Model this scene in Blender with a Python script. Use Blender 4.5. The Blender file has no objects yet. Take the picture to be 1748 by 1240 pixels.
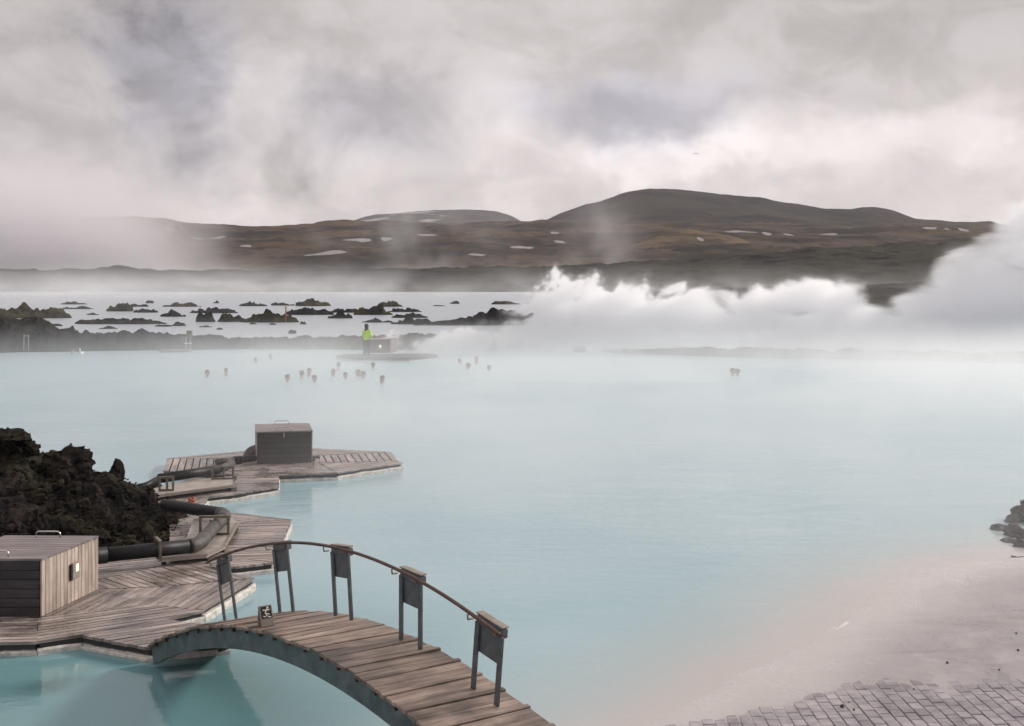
import bpy, bmesh, math, random
from mathutils import Vector, Matrix, noise
from mathutils.bvhtree import BVHTree

R = math.radians
rnd = random.Random(11)
scene = bpy.context.scene
COL = scene.collection

# ------------------------------------------------------------------ camera
FPX, CX, YH, CAMH = 2100.0, 874.0, 470.0, 4.6      # focal length in photo pixels, horizon row, eye height
cam_d = bpy.data.cameras.new('camera')
cam = bpy.data.objects.new('camera', cam_d); COL.objects.link(cam)
cam.location = (0, 0, CAMH); cam.rotation_euler = (R(90), 0, 0)
cam_d.sensor_width = 36.0
cam_d.lens = 36.0 * FPX / 1748.0
cam_d.shift_y = -(620.0 - YH) / 1748.0
cam_d.clip_start = 0.1; cam_d.clip_end = 20000
scene.camera = cam


# ------------------------------------------------------------------ node helpers
def nd(nt, typ, **kw):
    n = nt.nodes.new(typ)
    for k, v in kw.items():
        if hasattr(n, k) and k not in n.inputs:
            setattr(n, k, v)
        else:
            n.inputs[k].default_value = v
    return n


def lk(nt, a, b):
    nt.links.new(a, b)


def mth(nt, op, a, b=None, c=None, clamp=False):
    n = nt.nodes.new('ShaderNodeMath'); n.operation = op; n.use_clamp = clamp
    for i, v in enumerate((a, b, c)):
        if v is None: continue
        if isinstance(v, (int, float)): n.inputs[i].default_value = v
        else: lk(nt, v, n.inputs[i])
    return n.outputs[0]


def smooth(nt, v, lo, hi, a=0.0, b=1.0):
    n = nt.nodes.new('ShaderNodeMapRange'); n.interpolation_type = 'SMOOTHSTEP'
    n.inputs['From Min'].default_value = lo; n.inputs['From Max'].default_value = hi
    n.inputs['To Min'].default_value = a; n.inputs['To Max'].default_value = b
    lk(nt, v, n.inputs['Value'])
    return n.outputs['Result']


def mixc(nt, fac, a, b):
    n = nt.nodes.new('ShaderNodeMix'); n.data_type = 'RGBA'
    for sock, v in ((n.inputs['Factor'], fac), (n.inputs[6], a), (n.inputs[7], b)):
        if isinstance(v, (int, float)): sock.default_value = v
        elif isinstance(v, tuple): sock.default_value = (*v, 1.0)
        else: lk(nt, v, sock)
    return n.outputs[2]


def tex_noise(nt, vec, scale, detail=4.0, rough=0.55, dist=0.0, mapscale=None, off=None):
    if mapscale is not None or off is not None:
        m = nt.nodes.new('ShaderNodeVectorMath'); m.operation = 'MULTIPLY_ADD'
        m.inputs[1].default_value = mapscale or (1, 1, 1)
        if off is not None:
            if isinstance(off, tuple): m.inputs[2].default_value = off
            else: lk(nt, off, m.inputs[2])
        lk(nt, vec, m.inputs[0]); vec = m.outputs[0]
    n = nt.nodes.new('ShaderNodeTexNoise')
    n.inputs['Scale'].default_value = scale; n.inputs['Detail'].default_value = detail
    n.inputs['Roughness'].default_value = rough; n.inputs['Distortion'].default_value = dist
    lk(nt, vec, n.inputs['Vector'])
    return n.outputs['Fac']


# ------------------------------------------------------------------ sky, sun, exposure
SUN_DIR = Vector((0.80, 0.42, 0.47)).normalized()       # towards the sun: right, beyond the lagoon
world = bpy.data.worlds.new('World'); scene.world = world; world.use_nodes = True
nt = world.node_tree; nt.nodes.clear()
tc = nd(nt, 'ShaderNodeTexCoord'); DIRV = tc.outputs['Generated']
sep = nd(nt, 'ShaderNodeSeparateXYZ'); lk(nt, DIRV, sep.inputs[0])
sky = nd(nt, 'ShaderNodeTexSky'); sky.sky_type = 'NISHITA'; sky.sun_disc = False
sky.sun_elevation = math.asin(SUN_DIR.z); sky.sun_rotation = math.atan2(SUN_DIR.x, SUN_DIR.y)
bg_sky = nd(nt, 'ShaderNodeBackground'); bg_sky.inputs['Strength'].default_value = 0.075
lk(nt, sky.outputs[0], bg_sky.inputs['Color'])
warp = nd(nt, 'ShaderNodeTexNoise'); warp.inputs['Scale'].default_value = 9.0; warp.inputs['Detail'].default_value = 6.0
warp.inputs['Roughness'].default_value = 0.6
lk(nt, DIRV, warp.inputs['Vector'])
wv = nd(nt, 'ShaderNodeVectorMath', operation='MULTIPLY_ADD')
lk(nt, warp.outputs['Color'], wv.inputs[0]); wv.inputs[1].default_value = (0.11, 0.0, 0.11); wv.inputs[2].default_value = (-0.055, 0, -0.055)
wadd = nd(nt, 'ShaderNodeVectorMath', operation='ADD'); lk(nt, DIRV, wadd.inputs[0]); lk(nt, wv.outputs[0], wadd.inputs[1])
WD = wadd.outputs[0]
big = tex_noise(nt, DIRV, 3.2, 6, 0.55, 0.2, mapscale=(1.0, 1.0, 2.2))
fine = tex_noise(nt, DIRV, 11.0, 8, 0.62, 0.5, mapscale=(1.0, 1.0, 1.6))
edge = tex_noise(nt, DIRV, 14.0, 7, 0.6, 0.6, mapscale=(1.0, 1.0, 1.25), off=(3.0, 1.0, 7.0))
elev = smooth(nt, sep.outputs['Z'], 0.0, 0.26)


def blob(px, py, sx, sy, soft=1.0):
    """soft cloud mass in the direction seen at photo pixel (px, py)"""
    c = Vector(((px - CX) / FPX, 1.0, (YH - py) / FPX)); 
    k = c.length; c.normalize()
    s = nd(nt, 'ShaderNodeVectorMath', operation='SUBTRACT'); lk(nt, WD, s.inputs[0]); s.inputs[1].default_value = c
    m = nd(nt, 'ShaderNodeVectorMath', operation='MULTIPLY'); lk(nt, s.outputs[0], m.inputs[0])
    m.inputs[1].default_value = (FPX * k / sx, 2.0, FPX * k / sy)
    l = nd(nt, 'ShaderNodeVectorMath', operation='LENGTH'); lk(nt, m.outputs[0], l.inputs[0])
    e = mth(nt, 'MULTIPLY_ADD', mth(nt, 'SUBTRACT', edge, 0.5), 1.3, l.outputs['Value'])
    return smooth(nt, e, 1.2, 0.2)


lum = mth(nt, 'MULTIPLY_ADD', mth(nt, 'SUBTRACT', big, 0.5), 0.34, 0.735)
lum = mth(nt, 'MULTIPLY_ADD', mth(nt, 'SUBTRACT', smooth(nt, fine, 0.38, 0.62), 0.5), 0.13, lum)
lum = mth(nt, 'MULTIPLY_ADD', elev, -0.19, lum)
lum = mth(nt, 'MULTIPLY_ADD', smooth(nt, sep.outputs['Z'], 0.28, 0.75), 0.25, lum)      # overcast sky brightens overhead
for (px, py, sx, sy, amt) in ((290, 150, 115, 175, -0.20), (640, 190, 165, 90, -0.19), (1100, 190, 240, 45, -0.14),
                              (1130, 90, 90, 70, -0.07), (420, 290, 220, 90, -0.14), (60, 230, 300, 230, -0.17), (420, 60, 420, 90, -0.08),
                              (505, 320, 60, 90, -0.12), (720, 280, 70, 60, -0.10), (850, 190, 90, 120, 0.10), (1120, 262, 230, 45, 0.20), (1450, 230, 420, 60, 0.10), (880, 260, 160, 110, 0.08),
                              (1500, 250, 300, 70, 0.12), (560, 110, 70, 60, 0.05), (640, 280, 160, 60, 0.05), (1500, 170, 260, 35, -0.06)):
    lum = mth(nt, 'MULTIPLY_ADD', blob(px, py, sx, sy), amt, lum)
vor = nd(nt, 'ShaderNodeTexVoronoi'); vor.feature = 'SMOOTH_F1'; vor.normalize = True
vor.inputs['Scale'].default_value = 13.0; vor.inputs['Detail'].default_value = 4.0; vor.inputs['Roughness'].default_value = 0.62; vor.inputs['Smoothness'].default_value = 0.35
lk(nt, WD, vor.inputs['Vector'])                                                        # puffs of the steam columns and cumulus edges
puff = smooth(nt, vor.outputs['Distance'], 0.62, 0.18)
leftm = blob(430, 200, 520, 280)
lum = mth(nt, 'MULTIPLY_ADD', mth(nt, 'MULTIPLY', leftm, puff), 0.30, mth(nt, 'MULTIPLY_ADD', leftm, -0.165, lum))
lum = mth(nt, 'MULTIPLY_ADD', mth(nt, 'MULTIPLY', blob(1350, 240, 560, 170), mth(nt, 'SUBTRACT', puff, 0.5)), 0.13, lum)
cool = blob(300, 140, 130, 190)
cool = mth(nt, 'MAXIMUM', cool, blob(1100, 180, 260, 70))
cool = mth(nt, 'MAXIMUM', cool, mth(nt, 'MULTIPLY', blob(640, 190, 180, 100), 0.6))
ccol = mixc(nt, cool, (1.0, 0.925, 0.92), (0.95, 0.915, 1.03))
vm = nd(nt, 'ShaderNodeVectorMath', operation='SCALE'); lk(nt, ccol, vm.inputs[0]); lk(nt, lum, vm.inputs['Scale'])
bg_cloud = nd(nt, 'ShaderNodeBackground'); lk(nt, vm.outputs[0], bg_cloud.inputs['Color']); bg_cloud.inputs['Strength'].default_value = 1.0
gap = mth(nt, 'MULTIPLY', smooth(nt, fine, 0.5, 0.75), 0.10)
mixw = nd(nt, 'ShaderNodeMixShader'); lk(nt, gap, mixw.inputs[0]); lk(nt, bg_cloud.outputs[0], mixw.inputs[1]); lk(nt, bg_sky.outputs[0], mixw.inputs[2])
wo = nd(nt, 'ShaderNodeOutputWorld'); lk(nt, mixw.outputs[0], wo.inputs['Surface'])

sun_d = bpy.data.lights.new('sun', 'SUN'); sun_d.energy = 3.2; sun_d.angle = R(8); sun_d.color = (1.0, 0.93, 0.85)
sun = bpy.data.objects.new('sun', sun_d); COL.objects.link(sun)
sun.rotation_euler = SUN_DIR.to_track_quat('Z', 'Y').to_euler(); sun.location = (60, 40, 60)

vs = scene.view_settings
vs.view_transform = 'Standard'; vs.look = 'None'; vs.exposure = 0.0; vs.gamma = 1.0; vs.use_curve_mapping = False
cy = scene.cycles
cy.use_denoising = True; cy.use_adaptive_sampling = True; cy.adaptive_threshold = 0.04
cy.max_bounces = 16; cy.diffuse_bounces = 3; cy.glossy_bounces = 3; cy.transmission_bounces = 3
cy.volume_bounces = 12; cy.transparent_max_bounces = 8
cy.volume_step_rate = 1.0; cy.volume_max_steps = 256
cy.sample_clamp_indirect = 4.0


# ------------------------------------------------------------------ geometry helpers
def W(px, py, z=0.0):
    """point of height z on the line of sight through photo pixel (px, py)"""
    d = FPX * (CAMH - z) / (py - YH)
    return Vector(((px - CX) / FPX * d, d, z))


def D(px, py, d):
    """point at distance d seen at photo pixel (px, py)"""
    return Vector(((px - CX) / FPX * d, d, CAMH - (py - YH) / FPX * d))


def obj(name, mesh, mat=None, parent=None, kind=None, smooth_=False):
    if isinstance(mesh, bmesh.types.BMesh):
        me = bpy.data.meshes.new(name); mesh.normal_update(); mesh.to_mesh(me); mesh.free()
    else:
        me = mesh
    if mat is not None and len(me.materials) == 0: me.materials.append(mat)
    if smooth_:
        for p in me.polygons: p.use_smooth = True
    o = bpy.data.objects.new(name, me); COL.objects.link(o)
    if parent is not None: o.parent = parent
    if kind: o['kind'] = kind
    return o


def tag(o, label, cat, group=None):
    o['label'] = label; o['category'] = cat
    if group: o['group'] = group
    return o


def thing(name, label, cat, loc=(0, 0, 0), rz=0.0, group=None):
    o = bpy.data.objects.new(name, None); COL.objects.link(o)
    o.location = loc; o.rotation_euler = (0, 0, rz); o.empty_display_size = 0.2
    return tag(o, label, cat, group)


def copy_tree(root, label, loc=None, rz=None, group=None):
    r = root.copy(); COL.objects.link(r); r['label'] = label
    if group: r['group'] = group
    if loc is not None: r.location = loc
    if rz is not None: r.rotation_euler = (0, 0, rz)
    for ch in list(root.children):
        c = ch.copy(); COL.objects.link(c); c.parent = r
        for g in list(ch.children):
            q = g.copy(); COL.objects.link(q); q.parent = c
    return r


def add_box(bm, c, s, rot=None, bev=0.0):
    """box centred on c with full size s"""
    m = Matrix.Translation(Vector(c)) @ (rot.to_4x4() if rot is not None else Matrix()) @ Matrix.Diagonal((*s, 1.0))
    r = bmesh.ops.create_cube(bm, size=1.0, matrix=m)
    if bev > 0:
        es = list({e for v in r['verts'] for e in v.link_edges})
        bmesh.ops.bevel(bm, geom=es, offset=bev, segments=1, affect='EDGES', profile=0.5)


def add_tube(bm, pts, rad, n=10, cap=True):
    pts = [Vector(p) for p in pts]
    rads = rad if isinstance(rad, (list, tuple)) else [rad] * len(pts)
    rings = []
    up = Vector((0, 0, 1))
    for i, p in enumerate(pts):
        t = (pts[min(i + 1, len(pts) - 1)] - pts[max(i - 1, 0)]).normalized()
        a = t.cross(up)
        if a.length < 1e-3: a = t.cross(Vector((1, 0, 0)))
        a.normalize(); b = a.cross(t).normalized()
        rings.append([bm.verts.new(p + rads[i] * (math.cos(2 * math.pi * k / n) * a + math.sin(2 * math.pi * k / n) * b)) for k in range(n)])
    for r0, r1 in zip(rings, rings[1:]):
        for k in range(n):
            f = bm.faces.new((r0[k], r0[(k + 1) % n], r1[(k + 1) % n], r1[k])); f.smooth = True
    if cap:
        bm.faces.new(rings[0][::-1]); bm.faces.new(rings[-1])


def add_prism(bm, poly, z0, z1):
    """extrude a 2-D polygon from z0 to z1"""
    area = sum(a[0] * b[1] - b[0] * a[1] for a, b in zip(poly, poly[1:] + poly[:1]))
    if area < 0: poly = poly[::-1]
    lo = [bm.verts.new((p[0], p[1], z0)) for p in poly]
    hi = [bm.verts.new((p[0], p[1], z1)) for p in poly]
    n = len(poly)
    bm.faces.new(hi); bm.faces.new(lo[::-1])
    for i in range(n):
        bm.faces.new((lo[i], lo[(i + 1) % n], hi[(i + 1) % n], hi[i]))


def clip_half(poly, y, keep_above):
    out = []
    for a, b in zip(poly, poly[1:] + poly[:1]):
        ia = (a[1] >= y) == keep_above; ib = (b[1] >= y) == keep_above
        if ia: out.append(a)
        if ia != ib:
            t = (y - a[1]) / (b[1] - a[1]); out.append((a[0] + t * (b[0] - a[0]), y))
    return out


def inner(p, amt):
    """shrink a convex polygon towards its middle"""
    cx = sum(q[0] for q in p) / len(p); cy_ = sum(q[1] for q in p) / len(p)
    out = []
    for q in p:
        v = Vector((q[0] - cx, q[1] - cy_)); l = v.length
        v *= max(0.0, (l - amt) / l) if l > 0 else 1
        out.append((cx + v.x, cy_ + v.y))
    return out


def fbm(p, oct_=4, lac=2.0, gain=0.5):
    s = 0.0; a = 1.0; q = Vector(p)
    for _ in range(oct_):
        s += a * noise.noise(q); a *= gain; q = q * lac + Vector((3.1, 1.7, 5.3))
    return s


def interp(tab, x):
    if x <= tab[0][0]: return tab[0][1]
    for (x0, y0), (x1, y1) in zip(tab, tab[1:]):
        if x <= x1:
            t = (x - x0) / (x1 - x0)
            return y0 + (y1 - y0) * t
    return tab[-1][1]


# ------------------------------------------------------------------ materials
def mat_new(name):
    m = bpy.data.materials.new(name); m.use_nodes = True
    t = m.node_tree; t.nodes.clear()
    out = nd(t, 'ShaderNodeOutputMaterial'); b = nd(t, 'ShaderNodeBsdfPrincipled')
    lk(t, b.outputs[0], out.inputs['Surface'])
    return m, t, b


def plain(name, col, rough=0.6, metal=0.0, var=0.25, scale=6.0, bump=0.0, spec=0.5):
    m, t, b = mat_new(name)
    tcn = nd(t, 'ShaderNodeTexCoord')
    f = tex_noise(t, tcn.outputs['Object'], scale, 5, 0.6)
    c0 = tuple(c * (1 - var) for c in col); c1 = tuple(min(1, c * (1 + var)) for c in col)
    lk(t, mixc(t, smooth(t, f, 0.3, 0.7), c0, c1), b.inputs['Base Color'])
    b.inputs['Roughness'].default_value = rough; b.inputs['Metallic'].default_value = metal
    b.inputs['Specular IOR Level'].default_value = spec
    if bump:
        bn = nd(t, 'ShaderNodeBump'); bn.inputs['Strength'].default_value = bump; bn.inputs['Distance'].default_value = 0.02
        lk(t, f, bn.inputs['Height']); lk(t, bn.outputs[0], b.inputs['Normal'])
    return m


def wood(name, light, dark, rough=(0.35, 0.7), grain=(1.2, 26.0, 26.0), var=0.35, stain=0.5, wet=0.0):
    """weathered timber; grain runs along each board's own x axis"""
    m, t, b = mat_new(name)
    tcn = nd(t, 'ShaderNodeTexCoord'); oi = nd(t, 'ShaderNodeObjectInfo'); ge = nd(t, 'ShaderNodeNewGeometry')
    off = nd(t, 'ShaderNodeCombineXYZ'); r100 = mth(t, 'MULTIPLY', oi.outputs['Random'], 97.0)
    for i in range(3): lk(t, r100, off.inputs[i])
    g = tex_noise(t, tcn.outputs['Object'], 1.0, 6, 0.65, 0.6, mapscale=grain, off=off.outputs[0])
    k = tex_noise(t, tcn.outputs['Object'], 1.0, 3, 0.6, 0.2, mapscale=(grain[0] * 1.6, grain[1] * .22, grain[2] * .22), off=off.outputs[0])
    s = tex_noise(t, ge.outputs['Position'], 1.7, 5, 0.65)
    fac = mth(t, 'ADD', mth(t, 'MULTIPLY', smooth(t, g, 0.28, 0.72), 0.55), mth(t, 'MULTIPLY', smooth(t, k, 0.3, 0.7), 0.45))
    col = mixc(t, fac, dark, light)
    # tone of each board
    val = mth(t, 'MULTIPLY_ADD', mth(t, 'FRACT', mth(t, 'MULTIPLY', oi.outputs['Random'], 7.31)), var, 1.0 - var / 2)
    st = smooth(t, s, 0.35, 0.62, 1.0 - stain, 1.0)
    sc = nd(t, 'ShaderNodeVectorMath', operation='SCALE'); lk(t, col, sc.inputs[0]); lk(t, mth(t, 'MULTIPLY', val, st), sc.inputs['Scale'])
    lk(t, sc.outputs[0], b.inputs['Base Color'])
    rr = smooth(t, s, 0.35, 0.65, rough[0], rough[1])
    lk(t, rr, b.inputs['Roughness'])
    bn = nd(t, 'ShaderNodeBump'); bn.inputs['Strength'].default_value = 0.35; bn.inputs['Distance'].default_value = 0.006
    lk(t, g, bn.inputs['Height']); lk(t, bn.outputs[0], b.inputs['Normal'])
    return m


M = {}
M['deck'] = wood('deck wood', (0.48, 0.405, 0.37), (0.135, 0.104, 0.096), rough=(0.15, 0.58), var=0.6, stain=0.45)
M['bridge'] = wood('bridge wood', (0.42, 0.325, 0.27), (0.095, 0.066, 0.053), rough=(0.4, 0.75), var=0.5, stain=0.5)
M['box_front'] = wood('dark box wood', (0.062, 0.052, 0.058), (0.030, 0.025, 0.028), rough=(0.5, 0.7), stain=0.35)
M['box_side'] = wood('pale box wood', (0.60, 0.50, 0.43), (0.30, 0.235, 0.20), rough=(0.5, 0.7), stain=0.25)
M['lid'] = wood('lid wood', (0.30, 0.25, 0.245), (0.13, 0.105, 0.105), rough=(0.3, 0.5), stain=0.3)
M['plate'] = plain('pale board', (0.36, 0.32, 0.285), 0.55, var=0.22, scale=5, bump=0.1)
M['steel'] = plain('grey steel', (0.105, 0.115, 0.125), 0.5, 0.3, var=0.2, scale=9)
M['beam'] = plain('teal grey painted beam', (0.075, 0.10, 0.105), 0.45, 0.1, var=0.4, scale=5)
M['rail'] = plain('rusty brown rail', (0.085, 0.042, 0.03), 0.5, 0.2, var=0.4, scale=14)
M['chrome'] = plain('steel handle', (0.55, 0.52, 0.5), 0.25, 0.9, var=0.1)
M['blackpipe'] = plain('black pipe', (0.010, 0.010, 0.012), 0.5, 0.0, var=0.3, scale=8, spec=0.3)
M['zinc'] = plain('grey sleeve', (0.075, 0.068, 0.062), 0.6, 0.2, var=0.35, scale=14, bump=0.2)
M['frame'] = plain('olive steel frame', (0.16, 0.14, 0.112), 0.55, 0.2, var=0.3)
M['black'] = plain('black plate', (0.012, 0.012, 0.012), 0.5)
M['white'] = plain('white paint', (0.7, 0.68, 0.64), 0.5, var=0.1)
M['orange'] = plain('orange plastic', (0.40, 0.075, 0.02), 0.5, var=0.2)
M['rustpost'] = plain('weathered orange paint', (0.26, 0.085, 0.045), 0.7, var=0.3)
M['blue'] = plain('dark blue plastic', (0.02, 0.035, 0.07), 0.4)
M['skin'] = plain('skin', (0.42, 0.25, 0.19), 0.5, var=0.1)
M['hair_dark'] = plain('dark hair', (0.022, 0.017, 0.014), 0.6, var=0.3)
M['hair_brown'] = plain('brown hair', (0.06, 0.036, 0.022), 0.6, var=0.3)
M['hair_fair'] = plain('fair hair', (0.24, 0.17, 0.09), 0.6, var=0.3)
M['hivis'] = plain('yellow green jacket', (0.50, 0.74, 0.05), 0.6, var=0.2, scale=4)
M['trouser'] = plain('dark trousers', (0.03, 0.032, 0.037), 0.8, var=0.2)
M['signwood'] = plain('sign board', (0.25, 0.215, 0.185), 0.6, var=0.15)
M['snow'] = plain('old snow', (0.50, 0.48, 0.48), 0.8, var=0.08, scale=0.1)
M['bird'] = plain('dark feathers', (0.05, 0.05, 0.05), 0.8)

# deck side: dark boards above, white silica crust at the waterline
m, t, b = mat_new('deck fascia'); M['fascia'] = m
ge = nd(t, 'ShaderNodeNewGeometry'); sp = nd(t, 'ShaderNodeSeparateXYZ'); lk(t, ge.outputs['Position'], sp.inputs[0])
n1 = tex_noise(t, ge.outputs['Position'], 7.0, 5, 0.6)
zz = mth(t, 'MULTIPLY_ADD', mth(t, 'SUBTRACT', n1, 0.5), 0.05, sp.outputs['Z'])
lk(t, mixc(t, smooth(t, zz, 0.045, 0.075), (0.56, 0.53, 0.49), (0.028, 0.026, 0.026)), b.inputs['Base Color'])
b.inputs['Roughness'].default_value = 0.7
m, t, b = mat_new('silica crust'); M['crust'] = m
ge = nd(t, 'ShaderNodeNewGeometry'); n1 = tex_noise(t, ge.outputs['Position'], 9.0, 5, 0.65)
lk(t, mixc(t, smooth(t, n1, 0.3, 0.65), (0.36, 0.36, 0.34), (0.68, 0.63, 0.58)), b.inputs['Base Color'])
b.inputs['Roughness'].default_value = 0.8
# lamp glass
m = bpy.data.materials.new('lamp glow'); M['glow'] = m; m.use_nodes = True; t = m.node_tree; t.nodes.clear()
out = nd(t, 'ShaderNodeOutputMaterial'); em = nd(t, 'ShaderNodeEmission'); em.inputs['Color'].default_value = (1.0, 0.84, 0.62, 1); em.inputs['Strength'].default_value = 1.7
lk(t, em.outputs[0], out.inputs['Surface'])


def lava(name, lo, hi, moss=None, scale=1.5, moss_amt=(0.5, 0.7), rvar=0.0):
    m, t, b = mat_new(name)
    ge = nd(t, 'ShaderNodeNewGeometry')
    n1 = tex_noise(t, ge.outputs['Position'], scale, 7, 0.65)
    col = mixc(t, smooth(t, n1, 0.40, 0.62), lo, hi)
    if moss is not None:
        n2 = tex_noise(t, ge.outputs['Position'], scale * 0.35, 6, 0.6, off=(13.0, 4.0, 2.0))
        s = nd(t, 'ShaderNodeSeparateXYZ'); lk(t, ge.outputs['Normal'], s.inputs[0])
        mm = mth(t, 'MULTIPLY', smooth(t, n2, moss_amt[0], moss_amt[1]), smooth(t, s.outputs['Z'], 0.15, 0.7))
        col = mixc(t, mm, col, moss)
    oi = nd(t, 'ShaderNodeObjectInfo'); sc = nd(t, 'ShaderNodeVectorMath', operation='SCALE'); lk(t, col, sc.inputs[0])
    lk(t, mth(t, 'MULTIPLY_ADD', oi.outputs['Random'], rvar, 1.0 - rvar / 2), sc.inputs['Scale']); col = sc.outputs[0]          # every block its own tone
    lk(t, col, b.inputs['Base Color']); b.inputs['Roughness'].default_value = 0.95
    b.inputs['Specular IOR Level'].default_value = 0.15
    n3 = tex_noise(t, ge.outputs['Position'], scale * 6, 5, 0.7)
    bn = nd(t, 'ShaderNodeBump'); bn.inputs['Strength'].default_value = 0.8; bn.inputs['Distance'].default_value = 0.12 / scale
    lk(t, n3, bn.inputs['Height']); lk(t, bn.outputs[0], b.inputs['Normal'])
    return m


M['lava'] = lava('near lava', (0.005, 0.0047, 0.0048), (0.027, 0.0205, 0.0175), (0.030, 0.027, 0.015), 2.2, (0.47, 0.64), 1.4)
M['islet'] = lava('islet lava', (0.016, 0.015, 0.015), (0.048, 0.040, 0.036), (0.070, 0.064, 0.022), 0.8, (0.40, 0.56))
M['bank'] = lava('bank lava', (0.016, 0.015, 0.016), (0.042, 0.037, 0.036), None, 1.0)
M['field'] = lava('lava field ground', (0.006, 0.0055, 0.0055), (0.040, 0.035, 0.031), (0.040, 0.038, 0.026), 0.10, (0.42, 0.6))
M['darkhill'] = lava('dark hill ground', (0.006, 0.0052, 0.0056), (0.030, 0.0235, 0.0235), (0.036, 0.029, 0.022), 0.010, (0.45, 0.62))
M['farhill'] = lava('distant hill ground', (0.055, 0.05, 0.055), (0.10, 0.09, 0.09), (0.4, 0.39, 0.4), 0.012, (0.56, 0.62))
m, t, b = mat_new('moor ground'); M['moor'] = m
ge = nd(t, 'ShaderNodeNewGeometry')
n1 = tex_noise(t, ge.outputs['Position'], 0.02, 8, 0.65, 0.4, mapscale=(0.6, 0.35, 3.0))
n2 = tex_noise(t, ge.outputs['Position'], 0.0045, 6, 0.6, 0.3)
n3 = tex_noise(t, ge.outputs['Position'], 0.09, 6, 0.7, mapscale=(1, 0.5, 2.0))
c = mixc(t, smooth(t, n1, 0.42, 0.60), (0.017, 0.0135, 0.0125), (0.080, 0.058, 0.045))
c = mixc(t, mth(t, 'MULTIPLY', smooth(t, n2, 0.47, 0.64), 0.7), c, (0.115, 0.074, 0.040))
c = mixc(t, mth(t, 'MULTIPLY', smooth(t, n3, 0.50, 0.60), 0.75), c, (0.010, 0.0095, 0.0095))
lk(t, c, b.inputs['Base Color']); b.inputs['Roughness'].default_value = 0.95; b.inputs['Specular IOR Level'].default_value = 0.1
bn = nd(t, 'ShaderNodeBump'); bn.inputs['Strength'].default_value = 0.9; bn.inputs['Distance'].default_value = 4.0
lk(t, mth(t, 'ADD', mth(t, 'MULTIPLY', n1, 1.6), mth(t, 'MULTIPLY', n3, 0.5)), bn.inputs['Height']); lk(t, bn.outputs[0], b.inputs['Normal'])
M['spur'] = lava('tan slope ground', (0.055, 0.039, 0.026), (0.145, 0.098, 0.056), (0.03, 0.025, 0.02), 0.03, (0.5, 0.62))

# ---- shoreline: signed distance (metres) from the waterline towards the land
SH = [(-3.2, 6.6), (1.25, 12.2), (2.55, 13.75), (4.2, 15.95), (5.4, 17.7), (6.75, 19.2), (9.5, 20.6), (16.0, 22.0)]
SLOPE = 0.035


def shore_dist(x, y):
    best = 1e9; sgn = 1
    for (ax, ay), (bx, by) in zip(SH, SH[1:]):
        dx, dy = bx - ax, by - ay; L2 = dx * dx + dy * dy
        tt = max(0.0, min(1.0, ((x - ax) * dx + (y - ay) * dy) / L2))
        qx, qy = ax + tt * dx, ay + tt * dy
        d2 = math.hypot(x - qx, y - qy)
        if d2 < best:
            best = d2; sgn = 1 if (dx * (y - ay) - dy * (x - ax)) < 0 else -1
    return best * sgn + 0.22 * fbm((x * 0.7, y * 0.7, 4.0), 4)


def shore_z(x, y):
    s = shore_dist(x, y)
    return s * SLOPE if s > 0 else max(s * 0.15, -0.9)


# ------------------------------------------------------------------ water
m, t, b = mat_new('milky lagoon water'); M['water'] = m
ge = nd(t, 'ShaderNodeNewGeometry'); sp = nd(t, 'ShaderNodeSeparateXYZ'); lk(t, ge.outputs['Position'], sp.inputs[0])
att = nd(t, 'ShaderNodeAttribute'); att.attribute_name = 'depth'
n1 = tex_noise(t, ge.outputs['Position'], 0.25, 4, 0.5)
deep = mixc(t, smooth(t, n1, 0.35, 0.65), (0.290, 0.435, 0.485), (0.328, 0.462, 0.505))
n2 = tex_noise(t, ge.outputs['Position'], 0.9, 5, 0.6)
dd = mth(t, 'MULTIPLY_ADD', mth(t, 'SUBTRACT', n2, 0.5), 0.05, att.outputs['Fac'])
c = mixc(t, smooth(t, dd, 0.02, 0.22), (0.47, 0.442, 0.43), (0.385, 0.44, 0.45))
bridge_shade = mth(t, 'MULTIPLY', smooth(t, sp.outputs['Y'], 19.0, 14.0), smooth(t, sp.outputs['X'], 0.6, -2.8))
deep = mixc(t, bridge_shade, deep, (0.135, 0.265, 0.285))                                       # shade and dark reflections around the bridge, painted into the water colour
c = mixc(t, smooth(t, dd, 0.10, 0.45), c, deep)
c = mixc(t, smooth(t, sp.outputs['Y'], 74.0, 95.0), c, (0.36, 0.405, 0.45))          # the silica ponds beyond the dyke are paler
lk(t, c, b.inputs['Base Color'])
lk(t, smooth(t, sp.outputs['Y'], 18.0, 62.0, 0.06, 0.30), b.inputs['Roughness']); b.inputs['IOR'].default_value = 1.33   # wind ripples out on the open water
lk(t, smooth(t, dd, -0.012, 0.006), b.inputs['Alpha'])                          # the last film of water over the silica is clear
w1 = tex_noise(t, ge.outputs['Position'], 1.0, 4, 0.6, 0.3, mapscale=(2.2, 5.0, 1.0))
w2 = tex_noise(t, ge.outputs['Position'], 1.0, 3, 0.55, 0.2, mapscale=(0.45, 0.9, 1.0))
hh = mth(t, 'ADD', mth(t, 'MULTIPLY', w1, 0.35), mth(t, 'MULTIPLY', w2, 0.65))
bn = nd(t, 'ShaderNodeBump'); lk(t, smooth(t, sp.outputs['Y'], 11.0, 26.0, 0.13, 0.34), bn.inputs['Strength']); bn.inputs['Distance'].default_value = 0.10
lk(t, hh, bn.inputs['Height']); lk(t, bn.outputs[0], b.inputs['Normal'])

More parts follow.
